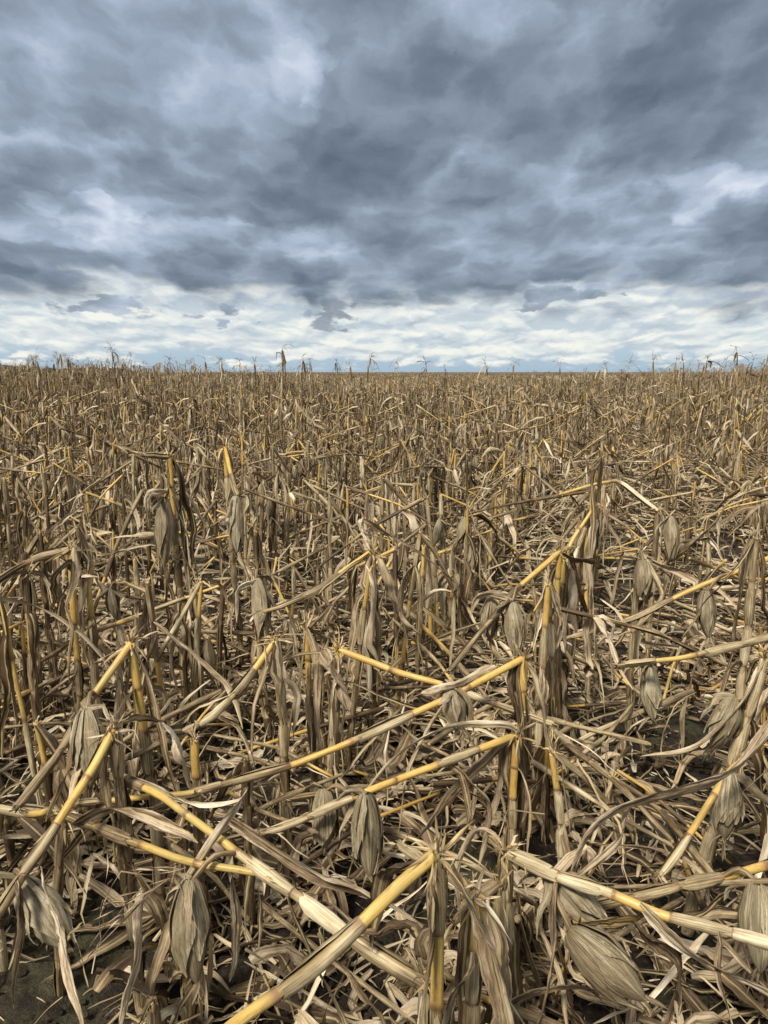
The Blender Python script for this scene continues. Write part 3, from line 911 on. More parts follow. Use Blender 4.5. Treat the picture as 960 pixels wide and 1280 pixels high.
hero('vertical grey stub carrying the yellow stalk that falls to the left edge', (142, 915, 1.62), base_dx=.02, stub='sssssss', tail=[(92, 998, 1.50), (28, 1098, 1.38), (-20, 1165, 1.3)], tpat='yyss', r=.0125, tr=.0120, nl=5, seed=4, g=.52,
     ears=[((25, 1100, 1.42), (82, 1185, 1.36), .034)],
     leaves=[([(52, 1085, 1.36), (72, 1175, 1.24), (108, 1295, 1.12)], .040, {'g': .82, 'curl': .5, 'rib': 0.0, 'ripple': .12, 'twist': .1}), ([(22, 1100, 1.36), (30, 1170, 1.3), (20, 1260, 1.25)], .035, {'g': .4}),
             ([(150, 920, 1.62), (148, 1020, 1.6), (150, 1120, 1.58)], .03, {'g': .45, 'curl': 2.4})])
hero('long yellow-jointed stalk lying diagonally from left to the bottom centre', (530, 1232, 1.18), stub='sssss', tail=[(430, 1166, 1.27), (365, 1118, 1.35), (290, 1062, 1.45), (200, 992, 1.58), (138, 968, 1.72)], tpat='sssyys',
     r=.0112, tr=.0118, nl=4, seed=5, g=.74, ears=[((238, 1098, 1.36), (246, 1228, 1.30), .032)],
     leaves=[([(282, 1020, 1.52), (380, 1088, 1.44), (450, 1108, 1.4), (530, 1160, 1.32), (550, 1200, 1.3)], .058, {'g': .62, 'curl': .9}),
             ([(310, 985, 1.52), (290, 1020, 1.47), (235, 1100, 1.4), (205, 1110, 1.38)], .030, {'g': .85}),
             ([(160, 970, 1.66), (230, 1000, 1.6), (300, 1000, 1.55), (310, 985, 1.52)], .035, {'g': .85}),
             ([(400, 1165, 1.25), (440, 1225, 1.2), (480, 1290, 1.1)], .032, {'g': .5}), ([(290, 1070, 1.43), (300, 1150, 1.4), (285, 1230, 1.35)], .035, {'g': .7}),
             ([(360, 1120, 1.34), (390, 1190, 1.3), (430, 1250, 1.2), (440, 1300, 1.1)], .03, {'g': .5})])
hero('low stalk with a yellow joint and a spray of pale tassel threads', (80, 1020, 1.66), base_dx=-.05, stub='ssss', tail=[(160, 1052, 1.5), (245, 1078, 1.42), (330, 1092, 1.40)], tpat='ssyy', r=.011, nl=3, seed=6, g=.5,
     tassel=((232, 1085, 1.36), (110, 1165, 1.28)),
     leaves=[([(90, 1030, 1.6), (150, 1010, 1.56), (230, 1030, 1.5), (250, 1050, 1.48)], .05, {'g': .6}), ([(180, 1110, 1.4), (175, 1200, 1.3), (150, 1290, 1.2)], .035, {'g': .75})])
hero('pale stalk crossing behind at left, yellow joint pointing to the centre', (-18, 1008, 1.75), stub='sss', tail=[(40, 1018, 1.74), (100, 1006, 1.72), (180, 996, 1.72), (245, 990, 1.74)], tpat='sysyy', r=.0105, nl=3, seed=7, g=.6)
hero('yellow-shouldered stalk bent over at left with a big hanging grey ear', (164, 806, 1.92), base_dx=.035, stub='sssssyy', tail=[(108, 882, 1.80), (70, 948, 1.72), (20, 1010, 1.66)], tpat='yss', r=.0135, tr=.0118, nl=5, seed=8, g=.5,
     ears=[((108, 886, 1.74), (112, 985, 1.68), .036)], leaves=[([(150, 850, 1.88), (156, 930, 1.86), (160, 1010, 1.84)], .04, {'g': .7, 'curl': 2.3}), ([(90, 900, 1.75), (85, 970, 1.7), (60, 1030, 1.6)], .03, {'g': .2, 'warm': .9})])
hero('centre stalk whose long yellow top slants down left across the picture', (655, 824, 2.08), stub='ssssssyy', tail=[(552, 878, 2.0), (457, 918, 1.94), (372, 954, 1.88), (260, 985, 1.80), (190, 1012, 1.76)], tpat='yysyss', r=.0135, tr=.0118, nl=7, seed=9, g=.6,
     ears=[((566, 862, 2.02), (578, 912, 1.98), .03)],
     leaves=[([(620, 835, 2.06), (560, 862, 2.0), (528, 868, 1.98)], .05, {'g': .8, 'warm': .1}), ([(556, 880, 2.0), (520, 950, 1.9), (500, 1040, 1.85)], .02, {'g': .7}), ([(640, 900, 2.08), (655, 980, 2.02), (640, 1060, 2.0)], .04, {'g': .35})])
hero('stalk just left of the centre stub, second yellow top with a hanging ear', (646, 920, 1.98), base_dx=.01, stub='ssssyy', tail=[(565, 950, 1.90), (470, 984, 1.82), (385, 1022, 1.76), (325, 1042, 1.72)], tpat='ysyyss', r=.012, tr=.0122, nl=6, seed=10, g=.55,
     ears=[((458, 992, 1.78), (462, 1096, 1.72), .033), ((404, 985, 1.86), (405, 1062, 1.82), .028)],
     leaves=[([(648, 915, 1.97), (620, 906, 1.95), (560, 908, 1.93), (500, 940, 1.9), (450, 1000, 1.85)], .035, {'g': .85}), ([(570, 950, 1.9), (590, 1020, 1.85), (560, 1080, 1.8)], .03, {'g': .4}),
             ([(560, 955, 1.9), (610, 1000, 1.86), (605, 1060, 1.82)], .035, {'g': .5})])
hero('stub behind the centre with its broken top falling to the right', (424, 814, 2.30), base_dx=-.05, stub='ssssssy', tail=[(492, 838, 2.24), (552, 856, 2.2), (620, 880, 2.1), (690, 905, 2.05)], tpat='yyss', r=.012, tr=.0122, nl=6, seed=11, g=.72,
     leaves=[([(405, 812, 2.25), (428, 850, 2.22), (440, 905, 2.2)], .075, {'g': .66, 'curl': 1.3}), ([(420, 820, 2.24), (418, 900, 2.18), (425, 1010, 2.1)], .05, {'g': .85})])
hero('slim stub with two pale leaves hanging straight down, left of centre', (383, 786, 2.38), base_dx=.02, stub='sssssyy', r=.0115, nl=6, seed=12, g=.55, leaves=[([(388, 830, 2.36), (385, 900, 2.33), (390, 960, 2.3)], .04, {'g': .7})])
hero('stalk bent to the left in elbows with a yellow first joint', (345, 800, 2.22), base_dx=.02, stub='ssssss', tail=[(302, 858, 2.12), (272, 892, 2.05), (235, 914, 1.98), (178, 940, 1.9), (148, 950, 1.88)], tpat='yssss', r=.012, tr=.0115, nl=5, seed=13, g=.58,
     leaves=[([(200, 900, 1.92), (228, 935, 1.9), (240, 985, 1.88)], .06, {'g': .9, 'curl': 1.6}), ([(275, 895, 2.02), (310, 920, 2.0), (330, 990, 1.95)], .035, {'g': .6})])
hero('short stub with one yellow side and a dark hollow top at left', (243, 926, 1.86), stub='sssssy', r=.0125, nl=4, seed=14, g=.5)
hero('long pale stalk with brown joints lying across the lower right', (634, 1068, 1.48), stub='sssss', tail=[(700, 1098, 1.42), (768, 1120, 1.37), (822, 1140, 1.33), (905, 1162, 1.28), (1000, 1190, 1.2)], tpat='ssyss', r=.0115, tr=.0128, nl=5, seed=15, g=.86,
     ears=[((682, 1092, 1.47), (757, 1172, 1.40), .036), ((712, 1162, 1.36), (806, 1250, 1.26), .040)],
     leaves=[([(800, 1130, 1.34), (860, 1190, 1.26), (930, 1225, 1.2), (1000, 1260, 1.12)], .048, {'g': .78, 'curl': .8}), ([(698, 1100, 1.42), (688, 1190, 1.32), (668, 1290, 1.22)], .030, {'g': .45}),
             ([(900, 1165, 1.27), (908, 1230, 1.2), (925, 1300, 1.12)], .026, {'g': .55, 'curl': 2.4}), ([(700, 1160, 1.38), (720, 1215, 1.3), (740, 1235, 1.28)], .032, {'g': .7, 'warm': .3}),
             ([(790, 1150, 1.36), (850, 1210, 1.3), (845, 1270, 1.2)], .045, {'g': .3})])
hero('stalk entering from the right edge, yellow joint above the pale long stalk', (1010, 1072, 1.60), base_dx=.05, stub='sssss', tail=[(930, 1090, 1.56), (852, 1106, 1.52), (790, 1120, 1.48), (730, 1135, 1.45)], tpat='sysss', r=.0115, tr=.0125, nl=4, seed=16, g=.5,
     ears=[((948, 1098, 1.50), (950, 1215, 1.42), .036)], leaves=[([(800, 1150, 1.4), (730, 1160, 1.38), (720, 1160, 1.35)], .05, {'g': .6, 'yel': .3}), ([(930, 1095, 1.54), (890, 1130, 1.5), (850, 1160, 1.45)], .03, {'g': .35})])
hero('stalk leaning in from the right edge under a great curling leaf', (1000, 870, 1.92), base_dx=.1, stub='ssssss', tail=[(930, 945, 1.82), (882, 1010, 1.74), (850, 1060, 1.68), (825, 1095, 1.64)], tpat='ssyys', r=.013, tr=.0118, nl=5, seed=17, g=.62,
     ears=[((912, 965, 1.80), (905, 1048, 1.74), .030)],
     leaves=[([(985, 880, 1.72), (925, 960, 1.66), (860, 990, 1.62), (780, 1015, 1.6), (740, 1040, 1.6), (712, 1090, 1.6)], .062, {'g': .72, 'curl': 1.0, 'twist': .3}), ([(790, 1005, 1.66), (770, 1050, 1.6), (700, 1105, 1.56)], .035, {'g': .66})])
hero('slim spike with a bare yellow point standing right of the centre stub', (690, 942, 1.95), base_dx=.06, stub='ssssy', r=.010, nl=3, seed=18, g=.8)
hero('yellow knee on a stub in the centre-right row, top falling left', (700, 690, 2.95), stub='sssssyyy', tail=[(640, 742, 2.85), (600, 792, 2.75), (560, 840, 2.7)], tpat='yss', r=.0125, nl=6, seed=19, g=.5,
     ears=[((640, 752, 2.82), (645, 825, 2.78), .032), ((614, 748, 2.85), (612, 802, 2.82), .030)], leaves=[([(640, 750, 2.82), (600, 745, 2.8), (590, 770, 2.8)], .05, {'g': .7})])
hero('stalk behind the yellow knee with its yellow top rising to the right', (704, 700, 3.08), stub='sssssssy', tail=[(722, 665, 3.12), (745, 630, 3.18)], tpat='yy', r=.0115, tr=.0105, nl=5, seed=20, g=.5)
hero('tall slim leafless-topped stalk standing straight up right of centre', (752, 572, 3.25), stub='sssssssss', r=.0085, nl=4, seed=21, g=.5)
hero('stub wrapped in long grey leaves under a pale folded blade, centre', (465, 690, 2.98), stub='ssssssy', tail=[(432, 712, 2.92), (395, 740, 2.88), (330, 765, 2.85)], tpat='yss', r=.012, nl=8, seed=22, g=.55,
     leaves=[([(452, 648, 3.05), (458, 670, 3.0), (468, 692, 2.97)], .05, {'g': .85}), ([(455, 650, 2.95), (520, 690, 2.8), (570, 730, 2.7)], .045, {'g': .5}), ([(470, 700, 2.96), (465, 780, 2.92), (460, 860, 2.9)], .06, {'g': .6, 'curl': 2.4})])
hero('tall twin-leaved stalk at left with a bare yellow head and pale ear', (212, 572, 3.42), base_dx=.03, stub='sssssssyy', tail=[(195, 570, 3.40), (176, 568, 3.38)], tpat='s', r=.0135, nl=7, seed=23, g=.55,
     ears=[((205, 622, 3.32), (205, 708, 3.30), .033)], leaves=[([(210, 615, 3.3), (190, 618, 3.28), (184, 645, 3.28)], .05, {'g': .75}), ([(216, 620, 3.38), (240, 690, 3.3), (262, 770, 3.25)], .02, {'g': .1})])
hero('grey stalk standing close right of the tall yellow-headed stalk', (221, 700, 3.36), base_dx=.02, stub='ssssss', r=.013, nl=6, seed=24, g=.5)
hero('stalk with yellow head bending right over a white-flapped ear', (281, 560, 3.9), base_dx=.05, stub='sssssssy', tail=[(290, 600, 3.7), (300, 628, 3.55)], tpat='ys', r=.0125, nl=6, seed=25, g=.5,
     ears=[((296, 620, 3.5), (296, 690, 3.46), .031)], leaves=[([(292, 625, 3.48), (285, 650, 3.45), (275, 655, 3.43)], .05, {'g': .98}), ([(298, 690, 3.4), (320, 740, 3.3), (330, 790, 3.2)], .03, {'g': .6})])
hero('stub with an ear wrapped in torn white husk, left of centre', (322, 715, 3.05), base_dx=.03, stub='sssss', r=.012, nl=5, seed=26, g=.5, ears=[((320, 722, 2.92), (324, 795, 2.88), .033)],
     leaves=[([(320, 725, 2.9), (300, 740, 2.88), (295, 780, 2.86)], .03, {'g': .9})])
hero('orange-topped stub second from the left edge', (88, 688, 2.62), base_dx=-.03, stub='ssssyyy', tail=[(40, 700, 2.6), (-20, 735, 2.5)], tpat='ss', r=.0125, nl=5, seed=27, g=.5, leaves=[([(100, 705, 2.6), (108, 715, 2.55), (118, 722, 2.5)], .05, {'g': .85})])
hero('stub with a white rag of leaf on top beside the orange-topped stub', (110, 722, 2.55), base_dx=.03, stub='sssssy', r=.012, nl=4, seed=28, g=.55)
hero('grey stub nearest the left edge with a top slumped over its shoulder', (32, 716, 2.6), stub='ssssys', tail=[(10, 722, 2.55), (-25, 745, 2.5)], tpat='s', r=.012, nl=5, seed=29, g=.55)
hero('thin bare yellow shoot leaning by the left edge', (0, 745, 2.35), base_dx=.08, stub='ssyy', r=.008, nl=2, seed=30, g=.85)
hero('stalk lying level across the right middle with an upright grey ear', (985, 792, 2.3), base_dx=.12, stub='sssss', tail=[(900, 812, 2.35), (850, 822, 2.4), (805, 828, 2.45), (770, 832, 2.5)], tpat='ssys', r=.0125, tr=.0118, nl=4, seed=31, g=.66,
     ears=[((812, 832, 2.55), (816, 900, 2.5), .030)])
hero('long yellow-striped stalk slanting up to the right edge above the ear', (985, 690, 2.75), base_dx=.1, stub='sssssy', tail=[(900, 722, 2.75), (840, 748, 2.75), (790, 775, 2.8), (700, 800, 2.85)], tpat='yyss', r=.0125, tr=.0115, nl=5, seed=32, g=.6,
     ears=[((884, 738, 2.72), (887, 798, 2.68), .028)])
hero('stout pale sheathed stalk leaning out of the right edge', (955, 825, 2.0), base_dx=-.2, base_dy=-.1, stub='sssss', r=.014, nl=5, seed=33, g=.8, ears=[((918, 872, 1.98), (890, 935, 1.95), .032)],
     leaves=[([(960, 820, 2.0), (920, 880, 1.95), (870, 930, 1.9), (800, 945, 1.9)], .03, {'g': .8})])
hero('upright grey stalk with slipping bark by the right edge', (945, 672, 2.7), base_dx=.0, stub='ssssss', r=.013, nl=6, seed=34, g=.75)
hero('stalk with a pale ear hanging free in the middle right', (800, 690, 3.15), stub='sssss', tail=[(830, 745, 3.0), (790, 790, 2.9)], tpat='ss', r=.0115, nl=4, seed=35, g=.6, ears=[((804, 700, 3.1), (806, 752, 3.06), .031)])
hero('stalk with a clean yellow ear farther back in the right furrow', (822, 640, 3.8), stub='ssssss', tail=[(770, 600, 3.9), (700, 618, 3.9)], tpat='sy', r=.0115, nl=4, seed=36, g=.6, ears=[((838, 645, 3.75), (840, 700, 3.7), .032)])

# ------------------------------------------------------------------ rows of plants
RANK = ['first', 'second', 'third', 'fourth', 'fifth', 'sixth', 'seventh', 'eighth', 'ninth', 'tenth']


def row_name(k):
    if k == 0: return 'row along the bare soil'
    if k < 0: return '%s row left of bare soil' % RANK[min(9, -k)]
    return '%s row right of bare soil' % RANK[min(9, k - 1)]


def ordinal(n):
    return '%d%s' % (n, 'th' if 10 <= n % 100 <= 20 else {1: 'st', 2: 'nd', 3: 'rd'}.get(n % 10, 'th'))


R = random.Random(77)
cand = []; rest_near = []
for k in range(-30, 31):
    t = -1.0 + R.uniform(0, .2)
    while t < 14:
        t += R.uniform(.11, .22)
        if R.random() < .10: t += R.uniform(.1, .4)
        o = ROW0 + ROWS * k + R.gauss(0, .03)
        p = RN * o + RD * t
        if p[1] < 1.15: continue
        u, _ = proj((p[0], p[1], .4))
        cand.append((p[1], float(p[0]), k, u))
cand.sort()
N_AUTO = 232
count = 0; rowcount = {}
for (y, x, k, u) in cand:
    inside = -25 < u < 985
    if any((x - a) ** 2 + (y - b) ** 2 < .012 for a, b in heroes): continue
    # the bare patch of soil on the right stays open
    gx, gy = proj((x, y, 0))
    if 765 < gx < 930 and 860 < gy < 965: continue
    if y < 2.0 and R.random() < .25: continue
    if k == 1 and y > 2.2 and R.random() < .80: continue
    if k == 2 and 2.6 < y and R.random() < .30: continue
    if not inside or count >= N_AUTO:
        if y < 14: rest_near.append((x, y))
        continue
    h = R.uniform(.5, .92) * (.8 if k in (1, 2) else 1)
    if y < 1.7: h = R.uniform(.25, .50)
    elif y < 2.4: h = R.uniform(.3, .62)
    z = R.random()
    kind = 'kinked' if z < .60 else ('snapped' if z < .93 else 'leaning')
    if y < 1.7: kind = 'snapped'
    q = 2 if y < 2.6 else 1
    pl = auto_plant((x, y), R, q, h, kind, ears=.30 if y > 1.7 else .1, nl=R.choice((5, 6, 7)) if y > 2 else 6, tailscale=1.0 if y > 2.4 else .6)
    rowcount[k] = rowcount.get(k, 0) + 1
    colr = 'yellow-jointed' if pl['yellow'] else ('tall grey' if h > .75 else 'short grey')
    st = {'kinked': 'cornstalk folded %s' % pl['dir'], 'snapped': 'snapped-off cornstalk', 'leaning': 'leaning cornstalk'}[kind]
    eartxt = ' with ear' if pl['ear'] else ''
    lab = '%s %s%s, %s back in %s' % (colr, st, eartxt, ordinal(rowcount[k]), row_name(k))
    emit_plant(pl, (x, y, 0), lab, 'broken cornstalks standing in rows')
    count += 1

# ------------------------------------------------------------------ tall plants with tassels against the sky
spots = [(46, 449, 15, 'arching left'), (88, 447, 17, 'leaning'), (140, 432, 13, 'upright with a full plume'), (212, 447, 16, 'dark and straight'), (232, 452, 19, 'forked'),
         (256, 450, 17, 'arching over'), (276, 447, 16, 'arching right'), (300, 451, 18, 'drooping twice'), (318, 453, 17, 'short'), (353, 430, 12, 'tallest, hooked'),
         (378, 448, 15, 'bent left'), (388, 446, 16, 'curled over'), (421, 447, 15, 'triangular'), (438, 456, 18, 'low'), (463, 441, 14, 'upright flag-leaved'),
         (496, 455, 17, 'tiny leaning'), (532, 450, 16, 'thin stick'), (556, 459, 20, 'small'), (608, 455, 15, 'looped'), (643, 454, 17, 'thin pointed'), (700, 456, 18, 'wispy'),
         (757, 456, 18, 'pale'), (786, 454, 17, 'slanting'), (817, 449, 13, 'bent over twice'), (855, 446, 12, 'wide drooping'), (884, 444, 14, 'narrow upright'), (922, 433, 13, 'hooked high'),
         (941, 450, 13, 'arching dark'), (958, 447, 12, 'edge')]
Rt = random.Random(31)
where = lambda px: 'far left' if px < 200 else 'left' if px < 340 else 'left of centre' if px < 480 else 'right of centre' if px < 700 else 'right' if px < 870 else 'far right'
used_lab = set()
for i, (px_, py_, Y_, how) in enumerate(spots):
    tp = at(px_, py_, Y_)
    big = py_ < 448
    h = tp[2] - (.10 if big else .04)
    pl = new_plant()
    bend = Rt.choice((-1, 1)) * Rt.uniform(.02, .12)
    bx = tp[0] - bend
    nodes, _ = culm(pl['stalk'], [(bx, Y_, 0), (bx + bend * .2, Y_, h * .5), (bx + bend * .6, Y_, h * .85), (bx + bend, Y_, h)], .012, .005, Rt, 1, inter=.2)
    m = MB()
    tassel_mesh(m, (bx + bend, Y_, h), (bend * 3, 0, 1), Rt, 1, L=Rt.uniform(.16, .28), n=Rt.choice((5, 6, 8, 10)), w=.009, droop=Rt.uniform(1.5, 5))
    pl['tassel'] = m
    hang_leaves(pl, nodes[3:], Rt, 1, 6, h, gm=.5)
    for _ in range(3):
        lm = MB(); a = Rt.choice((0, math.pi)) + Rt.gauss(0, .4)
        leaf(lm, droop_path((bx + bend, Y_, h - Rt.uniform(.05, .3)), (math.cos(a) * .6, math.sin(a) * .6, 1), Rt.uniform(.15, .4), 12, Rt, 3.0, .9), .018, Rt, q=1, g=.55, curl=2.0)
        pl['leaf'].append(lm)
    lab = '%s tasselled corn plant against the sky, %s on skyline' % (how.split(',')[0], where(px_))
    emit_plant(pl, (bx, Y_, 0), lab, 'tall tasselled plants on the skyline')

# ------------------------------------------------------------------ the rest of the field as one mass
NR = np.random.default_rng(12)
Rv = random.Random(5)


def variants(n, q, hlo, hhi, kinds, **kw):
    out = []
    for i in range(n):
        kd = kinds[i % len(kinds)]
        out.append(flat(auto_plant((0, 0), Rv, q, Rv.uniform(hlo, hhi), kd if kd != 'tall' else 'snapped', tall=(kd == 'tall'), **kw)))
    return out


def rows_points(y0, y1, dens=1.0, spread=.62, rowsp=ROWS, step=.18):
    xs, ys = [], []
    kmax = int((y1 * (spread + .4) + 5) / rowsp) + 2
    for k in range(-kmax * 2, kmax + 1):
        n = int((y1 + 5) * 1.2 / (step / dens))
        t = np.linspace(0, (y1 + 5) * 1.2, n) + NR.normal(0, step * .35, n)
        o = ROW0 + rowsp * k + NR.normal(0, .04 * rowsp / ROWS, n)
        x = RN[0] * o + RD[0] * t; y = RN[1] * o + RD[1] * t
        m = (y > y0) & (y < y1) & (np.abs(x) < y * spread + 2.0)
        xs.append(x[m]); ys.append(y[m])
    return np.concatenate(xs), np.concatenate(ys)


mass = []
v1 = variants(34, 0, .5, .95, ['kinked', 'snapped', 'kinked', 'snapped', 'leaning'], q_leaf=0, ears=.4, nl=8, gmean=.46, sway=.14)
rn = np.array(rest_near)
mass.append(scatter(v1, rn[:, 0], rn[:, 1], NR, .85, 1.1))
X, Y = rows_points(14, 24); mass.append(scatter(v1, X, Y, NR, .9, 1.25, zs=1 + (Y - 14) * .03))
v2 = variants(26, 0, .8, 1.35, ['kinked', 'snapped', 'snapped', 'tall', 'leaning'], q_leaf=-1, ears=.25, nl=14, wmul=1.0, rmul=.85, gmean=.42, sway=.2)
X, Y = rows_points(24, 48, dens=1.0); mass.append(scatter(v2, X, Y, NR, .85, 1.1))
v3 = variants(20, -1, 1.0, 1.40, ['snapped', 'tall', 'leaning'], ears=.0, nl=14, wmul=1.3, rmul=1.0, gmean=.42, sway=.2)
X, Y = rows_points(48, 110, dens=.48); mass.append(scatter(v3, X, Y, NR, .85, 1.08))
X, Y = rows_points(110, 320, dens=.10, rowsp=2.2, step=.2); mass.append(scatter(v3, X, Y, NR, .95, 1.15))
# a taller stand on the left and on the right, whose tops make the skyline
v4 = variants(18, 0, 1.35, 1.75, ['tall', 'tall', 'snapped'], q_leaf=0, ears=.2, nl=12, wmul=1.0, rmul=.8, gmean=.44, sway=.13)
X, Y = rows_points(19, 40, dens=.55)
edge = np.clip(np.maximum((-X / Y + .02) * 2.6, (X / Y - .16) * 2.6), 0, 1)
m = NR.uniform(0, 1, len(X)) < edge * .8 + .06
X, Y, edge = X[m], Y[m], edge[m]
mass.append(scatter(v4, X, Y, NR, .85, 1.04, zs=.84 + .30 * edge))
arr = join_arrays(mass)
print('mass verts', len(arr[0]), 'faces', len(arr[1]) + len(arr[2]))
o = mesh_object('corn_crop', arr)
o['kind'] = 'stuff'; o['label'] = 'dry broken corn reaching back to the horizon'; o['category'] = 'corn crop'

# ------------------------------------------------------------------ fallen leaves and shreds on the ground
Rl = random.Random(9)


def litter_variants(n, q, kind):
    out = []
    for i in range(n):
        mb = MB()
        if kind == 'husk':          # torn husks and broad crumpled blades
            L = Rl.uniform(.12, .42)
            P = droop_path((-L / 2, 0, Rl.uniform(.03, .22)), (1, 0, Rl.uniform(-.2, .7)), L, 18, Rl, grav=Rl.uniform(.8, 3), wild=Rl.uniform(.5, 2.2), floor=.010)
            leaf(mb, P, Rl.uniform(.026, .06), Rl, q=2, g=Rl.uniform(.35, 1.0), n0=(0, Rl.uniform(.2, 1), Rl.uniform(0, .8)), curl=Rl.uniform(.2, 1.5), ripple=.35, tear=.5, tip=Rl.uniform(.05, .6))
        elif kind == 'leaf':
            L = Rl.uniform(.2, .75); a = Rl.uniform(-.25, .5)
            P = droop_path((-L / 2, 0, Rl.uniform(.01, .08)), (1, 0, a * .7), L, {1: 14, 0: 6}[q], Rl, grav=Rl.uniform(.5, 1.8), wild=Rl.choice((.1, .2, .3, .8)), floor=.010)
            leaf(mb, P, Rl.choice((Rl.uniform(.008, .018), Rl.uniform(.018, .046))), Rl, q=q, g=Rl.choice((Rl.uniform(.05, .5), Rl.uniform(.5, 1.0))), n0=(0, 1, Rl.uniform(-.3, .4)), twist=Rl.gauss(0, .7), curl=Rl.uniform(.2, 1.8))
        elif kind == 'lodged':      # broken lengths and leaves caught on the stubs above the soil
            z0, z1 = Rl.uniform(.08, .5), Rl.uniform(.05, .55); L = Rl.uniform(.3, .8)
            if i % 3 == 0:
                culm(mb, [(-L / 2, 0, z0), (0, Rl.uniform(-.05, .05), (z0 + z1) / 2 + .02), (L / 2, 0, z1)], .009, .006, Rl, 0, warm=.1)
            P = droop_path((-L / 2, .02, z0), (1, 0, (z1 - z0) / L), L, 14 if q else 6, Rl, grav=.6, wild=.7)
            leaf(mb, P, Rl.uniform(.008, .034), Rl, q=q, g=Rl.uniform(.3, 1.0), curl=Rl.uniform(.8, 2.8))
        elif kind == 'stem':
            L = Rl.uniform(.15, .5)
            culm(mb, [(-L / 2, 0, .02), (0, 0, Rl.uniform(.02, .04)), (L / 2, 0, Rl.uniform(.015, .12))], Rl.uniform(.006, .011), .005, Rl, q, warm=.1)
        else:
            for _ in range(4):
                L = Rl.uniform(.02, .10); x, y = Rl.uniform(-.12, .12), Rl.uniform(-.12, .12); a = Rl.uniform(0, 6.28)
                P = droop_path((x, y, Rl.uniform(.006, .02)), (math.cos(a), math.sin(a), .1), L, 4, Rl, 1, 1.5, floor=.006)
                leaf(mb, P, Rl.uniform(.003, .014), Rl, q=0, g=Rl.uniform(.3, 1.0), rib=1.0)
        out.append(mb.arrays())
    return out


def wedge(n, y0, y1, spread=.60):
    y = np.sqrt(NR.uniform(y0 ** 2, y1 ** 2, n)); x = NR.uniform(-1, 1, n) * (y * spread + .5)
    return x, y


def keep(x, y, p):
    """fewer leaves on the bare patches between the rows"""
    off = (x * RN[0] + y * RN[1] - ROW0) / ROWS; d = np.abs(off - np.round(off)) * 2
    pat = np.sin(x * 2.3 + 1.0) * np.sin(y * 1.9 + .5)
    pr = np.clip(1.15 - d * .55 - np.clip(pat, 0, 1) * .35, .12, 1) * p
    for (cx, cy, r) in BARE:
        pr = np.where((x - cx) ** 2 + ((y - cy) * .9) ** 2 < r * r, pr * .10, pr)
    m = NR.uniform(0, 1, len(x)) < pr
    return x[m], y[m]


BARE = [tuple(at(850, 905, 3.1)[:2]) + (.34,), tuple(at(60, 1260, 1.55)[:2]) + (.25,), (float(at(800, 990, 2.5)[0]), 2.5, .16), (float(at(300, 1200, 1.7)[0]), 1.7, .12)]
lit = []
x, y = keep(*wedge(700, .9, 4.2), 1.0); lit.append(scatter(litter_variants(60, 1, 'husk'), x, y, NR, .7, 1.15))
x, y = keep(*wedge(2400, 1.0, 4.5), 1.0); lit.append(scatter(litter_variants(60, 1, 'leaf'), x, y, NR, .7, 1.15))
x, y = keep(*wedge(10500, 4.0, 16), 1.0); lit.append(scatter(litter_variants(60, 0, 'leaf'), x, y, NR, .7, 1.2, zs=np.full(len(x), 1.5)))
x, y = keep(*wedge(8000, 14, 34), 1.0); lit.append(scatter(litter_variants(40, 0, 'leaf'), x, y, NR, .9, 1.6, zs=np.full(len(x), 2.2)))
x, y = keep(*wedge(4500, .9, 6), 1.0); lit.append(scatter(litter_variants(40, 0, 'shred'), x, y, NR, .6, 1.1))
x, y = keep(*wedge(1500, 3.2, 16), 1.0); lit.append(scatter(litter_variants(24, 0, 'stem'), x, y, NR, .8, 1.2, zs=np.full(len(x), 1.3)))
x, y = keep(*wedge(420, 1.3, 3.4), 1.0); lit.append(scatter(litter_variants(40, 1, 'lodged'), x, y, NR, .6, .95))
x, y = keep(*wedge(3400, 3.0, 18), 1.0); lit.append(scatter(litter_variants(40, 0, 'lodged'), x, y, NR, .8, 1.2))
o = mesh_object('leaf_litter', join_arrays(lit))
o['kind'] = 'stuff'; o['label'] = 'fallen dry corn leaves and shreds on the soil'; o['category'] = 'leaf litter'


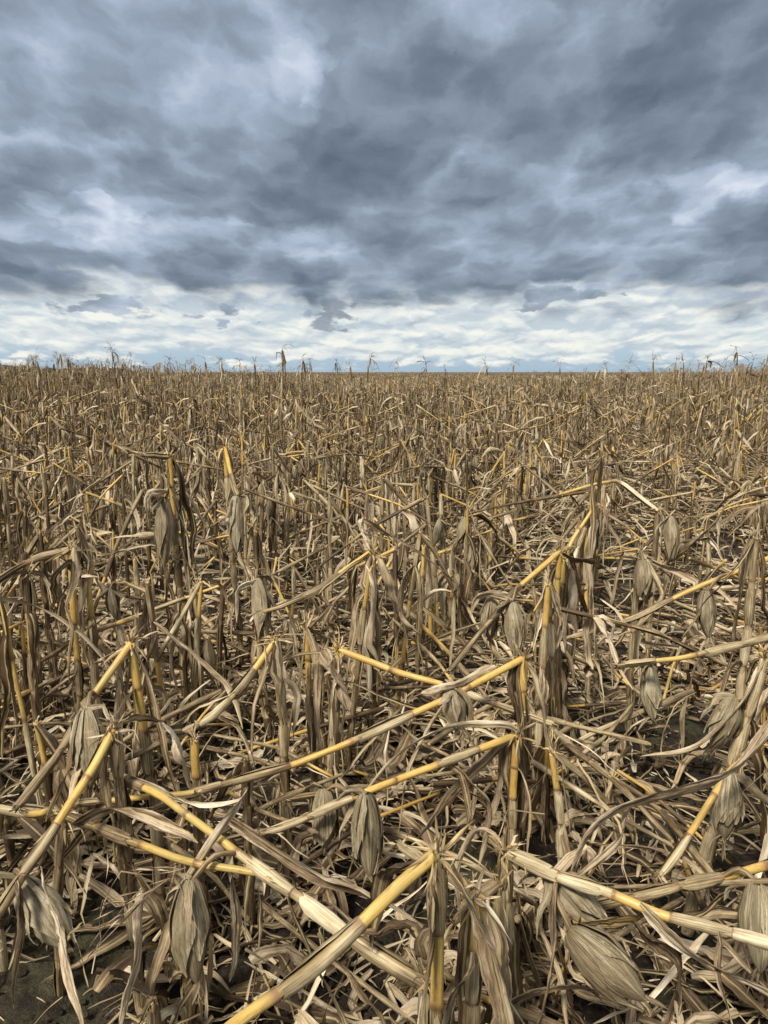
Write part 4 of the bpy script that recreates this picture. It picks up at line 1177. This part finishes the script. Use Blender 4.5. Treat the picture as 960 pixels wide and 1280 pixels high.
def clods():
    r = random.Random(8); vs = []
    for i in range(24):
        mb = MB(); s = 1.0; n = 7
        ph = [-1.2, -.6, 0, .6, 1.2]
        V = [((math.cos(t) * math.cos(p)) * (1 + r.uniform(-.35, .35)), (math.sin(t) * math.cos(p)) * (1 + r.uniform(-.35, .35)), (math.sin(p) * .65 + .25) * (1 + r.uniform(-.3, .3)))
             for p in ph for t in np.linspace(0, 2 * math.pi, n, endpoint=False)]
        Q = [(a * n + j, a * n + (j + 1) % n, (a + 1) * n + (j + 1) % n, (a + 1) * n + j) for a in range(4) for j in range(n)]
        T = [(28, 28 + j, 29 + j) for j in range(1, 6)]
        mb.add(np.array(V) * r.uniform(.003, .011), Q, T, np.zeros((35, 3)), np.zeros((35, 3)), 0)
        vs.append(mb.arrays())
    x, y = wedge(9000, 1.0, 4.6)
    o = mesh_object('soil_clods', scatter(vs, x, y, NR, .4, 1.6), mats=[MSOIL])
    o['kind'] = 'stuff'; o['label'] = 'crumbs and clods of dark soil between the stalks'; o['category'] = 'soil'


clods()

# ------------------------------------------------------------------ a far wood at the left end of the horizon
def far_wood():
    mb = MB(); r = random.Random(3)
    for i in range(260):
        Yd = r.uniform(700, 760); u = r.uniform(-.70, -.34)
        x = u * Yd; hh = r.uniform(3.5, 7.5) * (1.0 if u < -.47 else .6)
        for _ in range(5):
            a = [r.gauss(0, 1) for _ in range(3)]; c = np.array([x + r.gauss(0, 3), Yd + r.gauss(0, 3), hh * r.uniform(.3, .9)]); s = r.uniform(1.5, 3.2)
            V = c + s * np.array([[math.cos(t) * math.cos(p), math.sin(t) * math.cos(p), math.sin(p) * .8] for p in (-.9, 0, .9) for t in np.linspace(0, 5.2, 6)]) * (1 + .25 * np.array([[r.uniform(-1, 1)] for _ in range(18)]))
            Q = [(rr * 6 + j, rr * 6 + (j + 1) % 6, rr * 6 + 6 + (j + 1) % 6, rr * 6 + 6 + j) for rr in range(2) for j in range(6)]
            T = [(12, 13, 14), (12, 14, 15), (12, 15, 16), (12, 16, 17)]
            mb.add(V, Q, T, np.zeros((18, 3)), np.zeros((18, 3)), 0)
    A = mb.arrays()
    o = mesh_object('far_woodland', A, mats=[MTREE])
    o['kind'] = 'stuff'; o['label'] = 'dark line of far trees at the left end of the horizon'; o['category'] = 'woodland'


far_wood()
print('objects', len(bpy.data.objects))
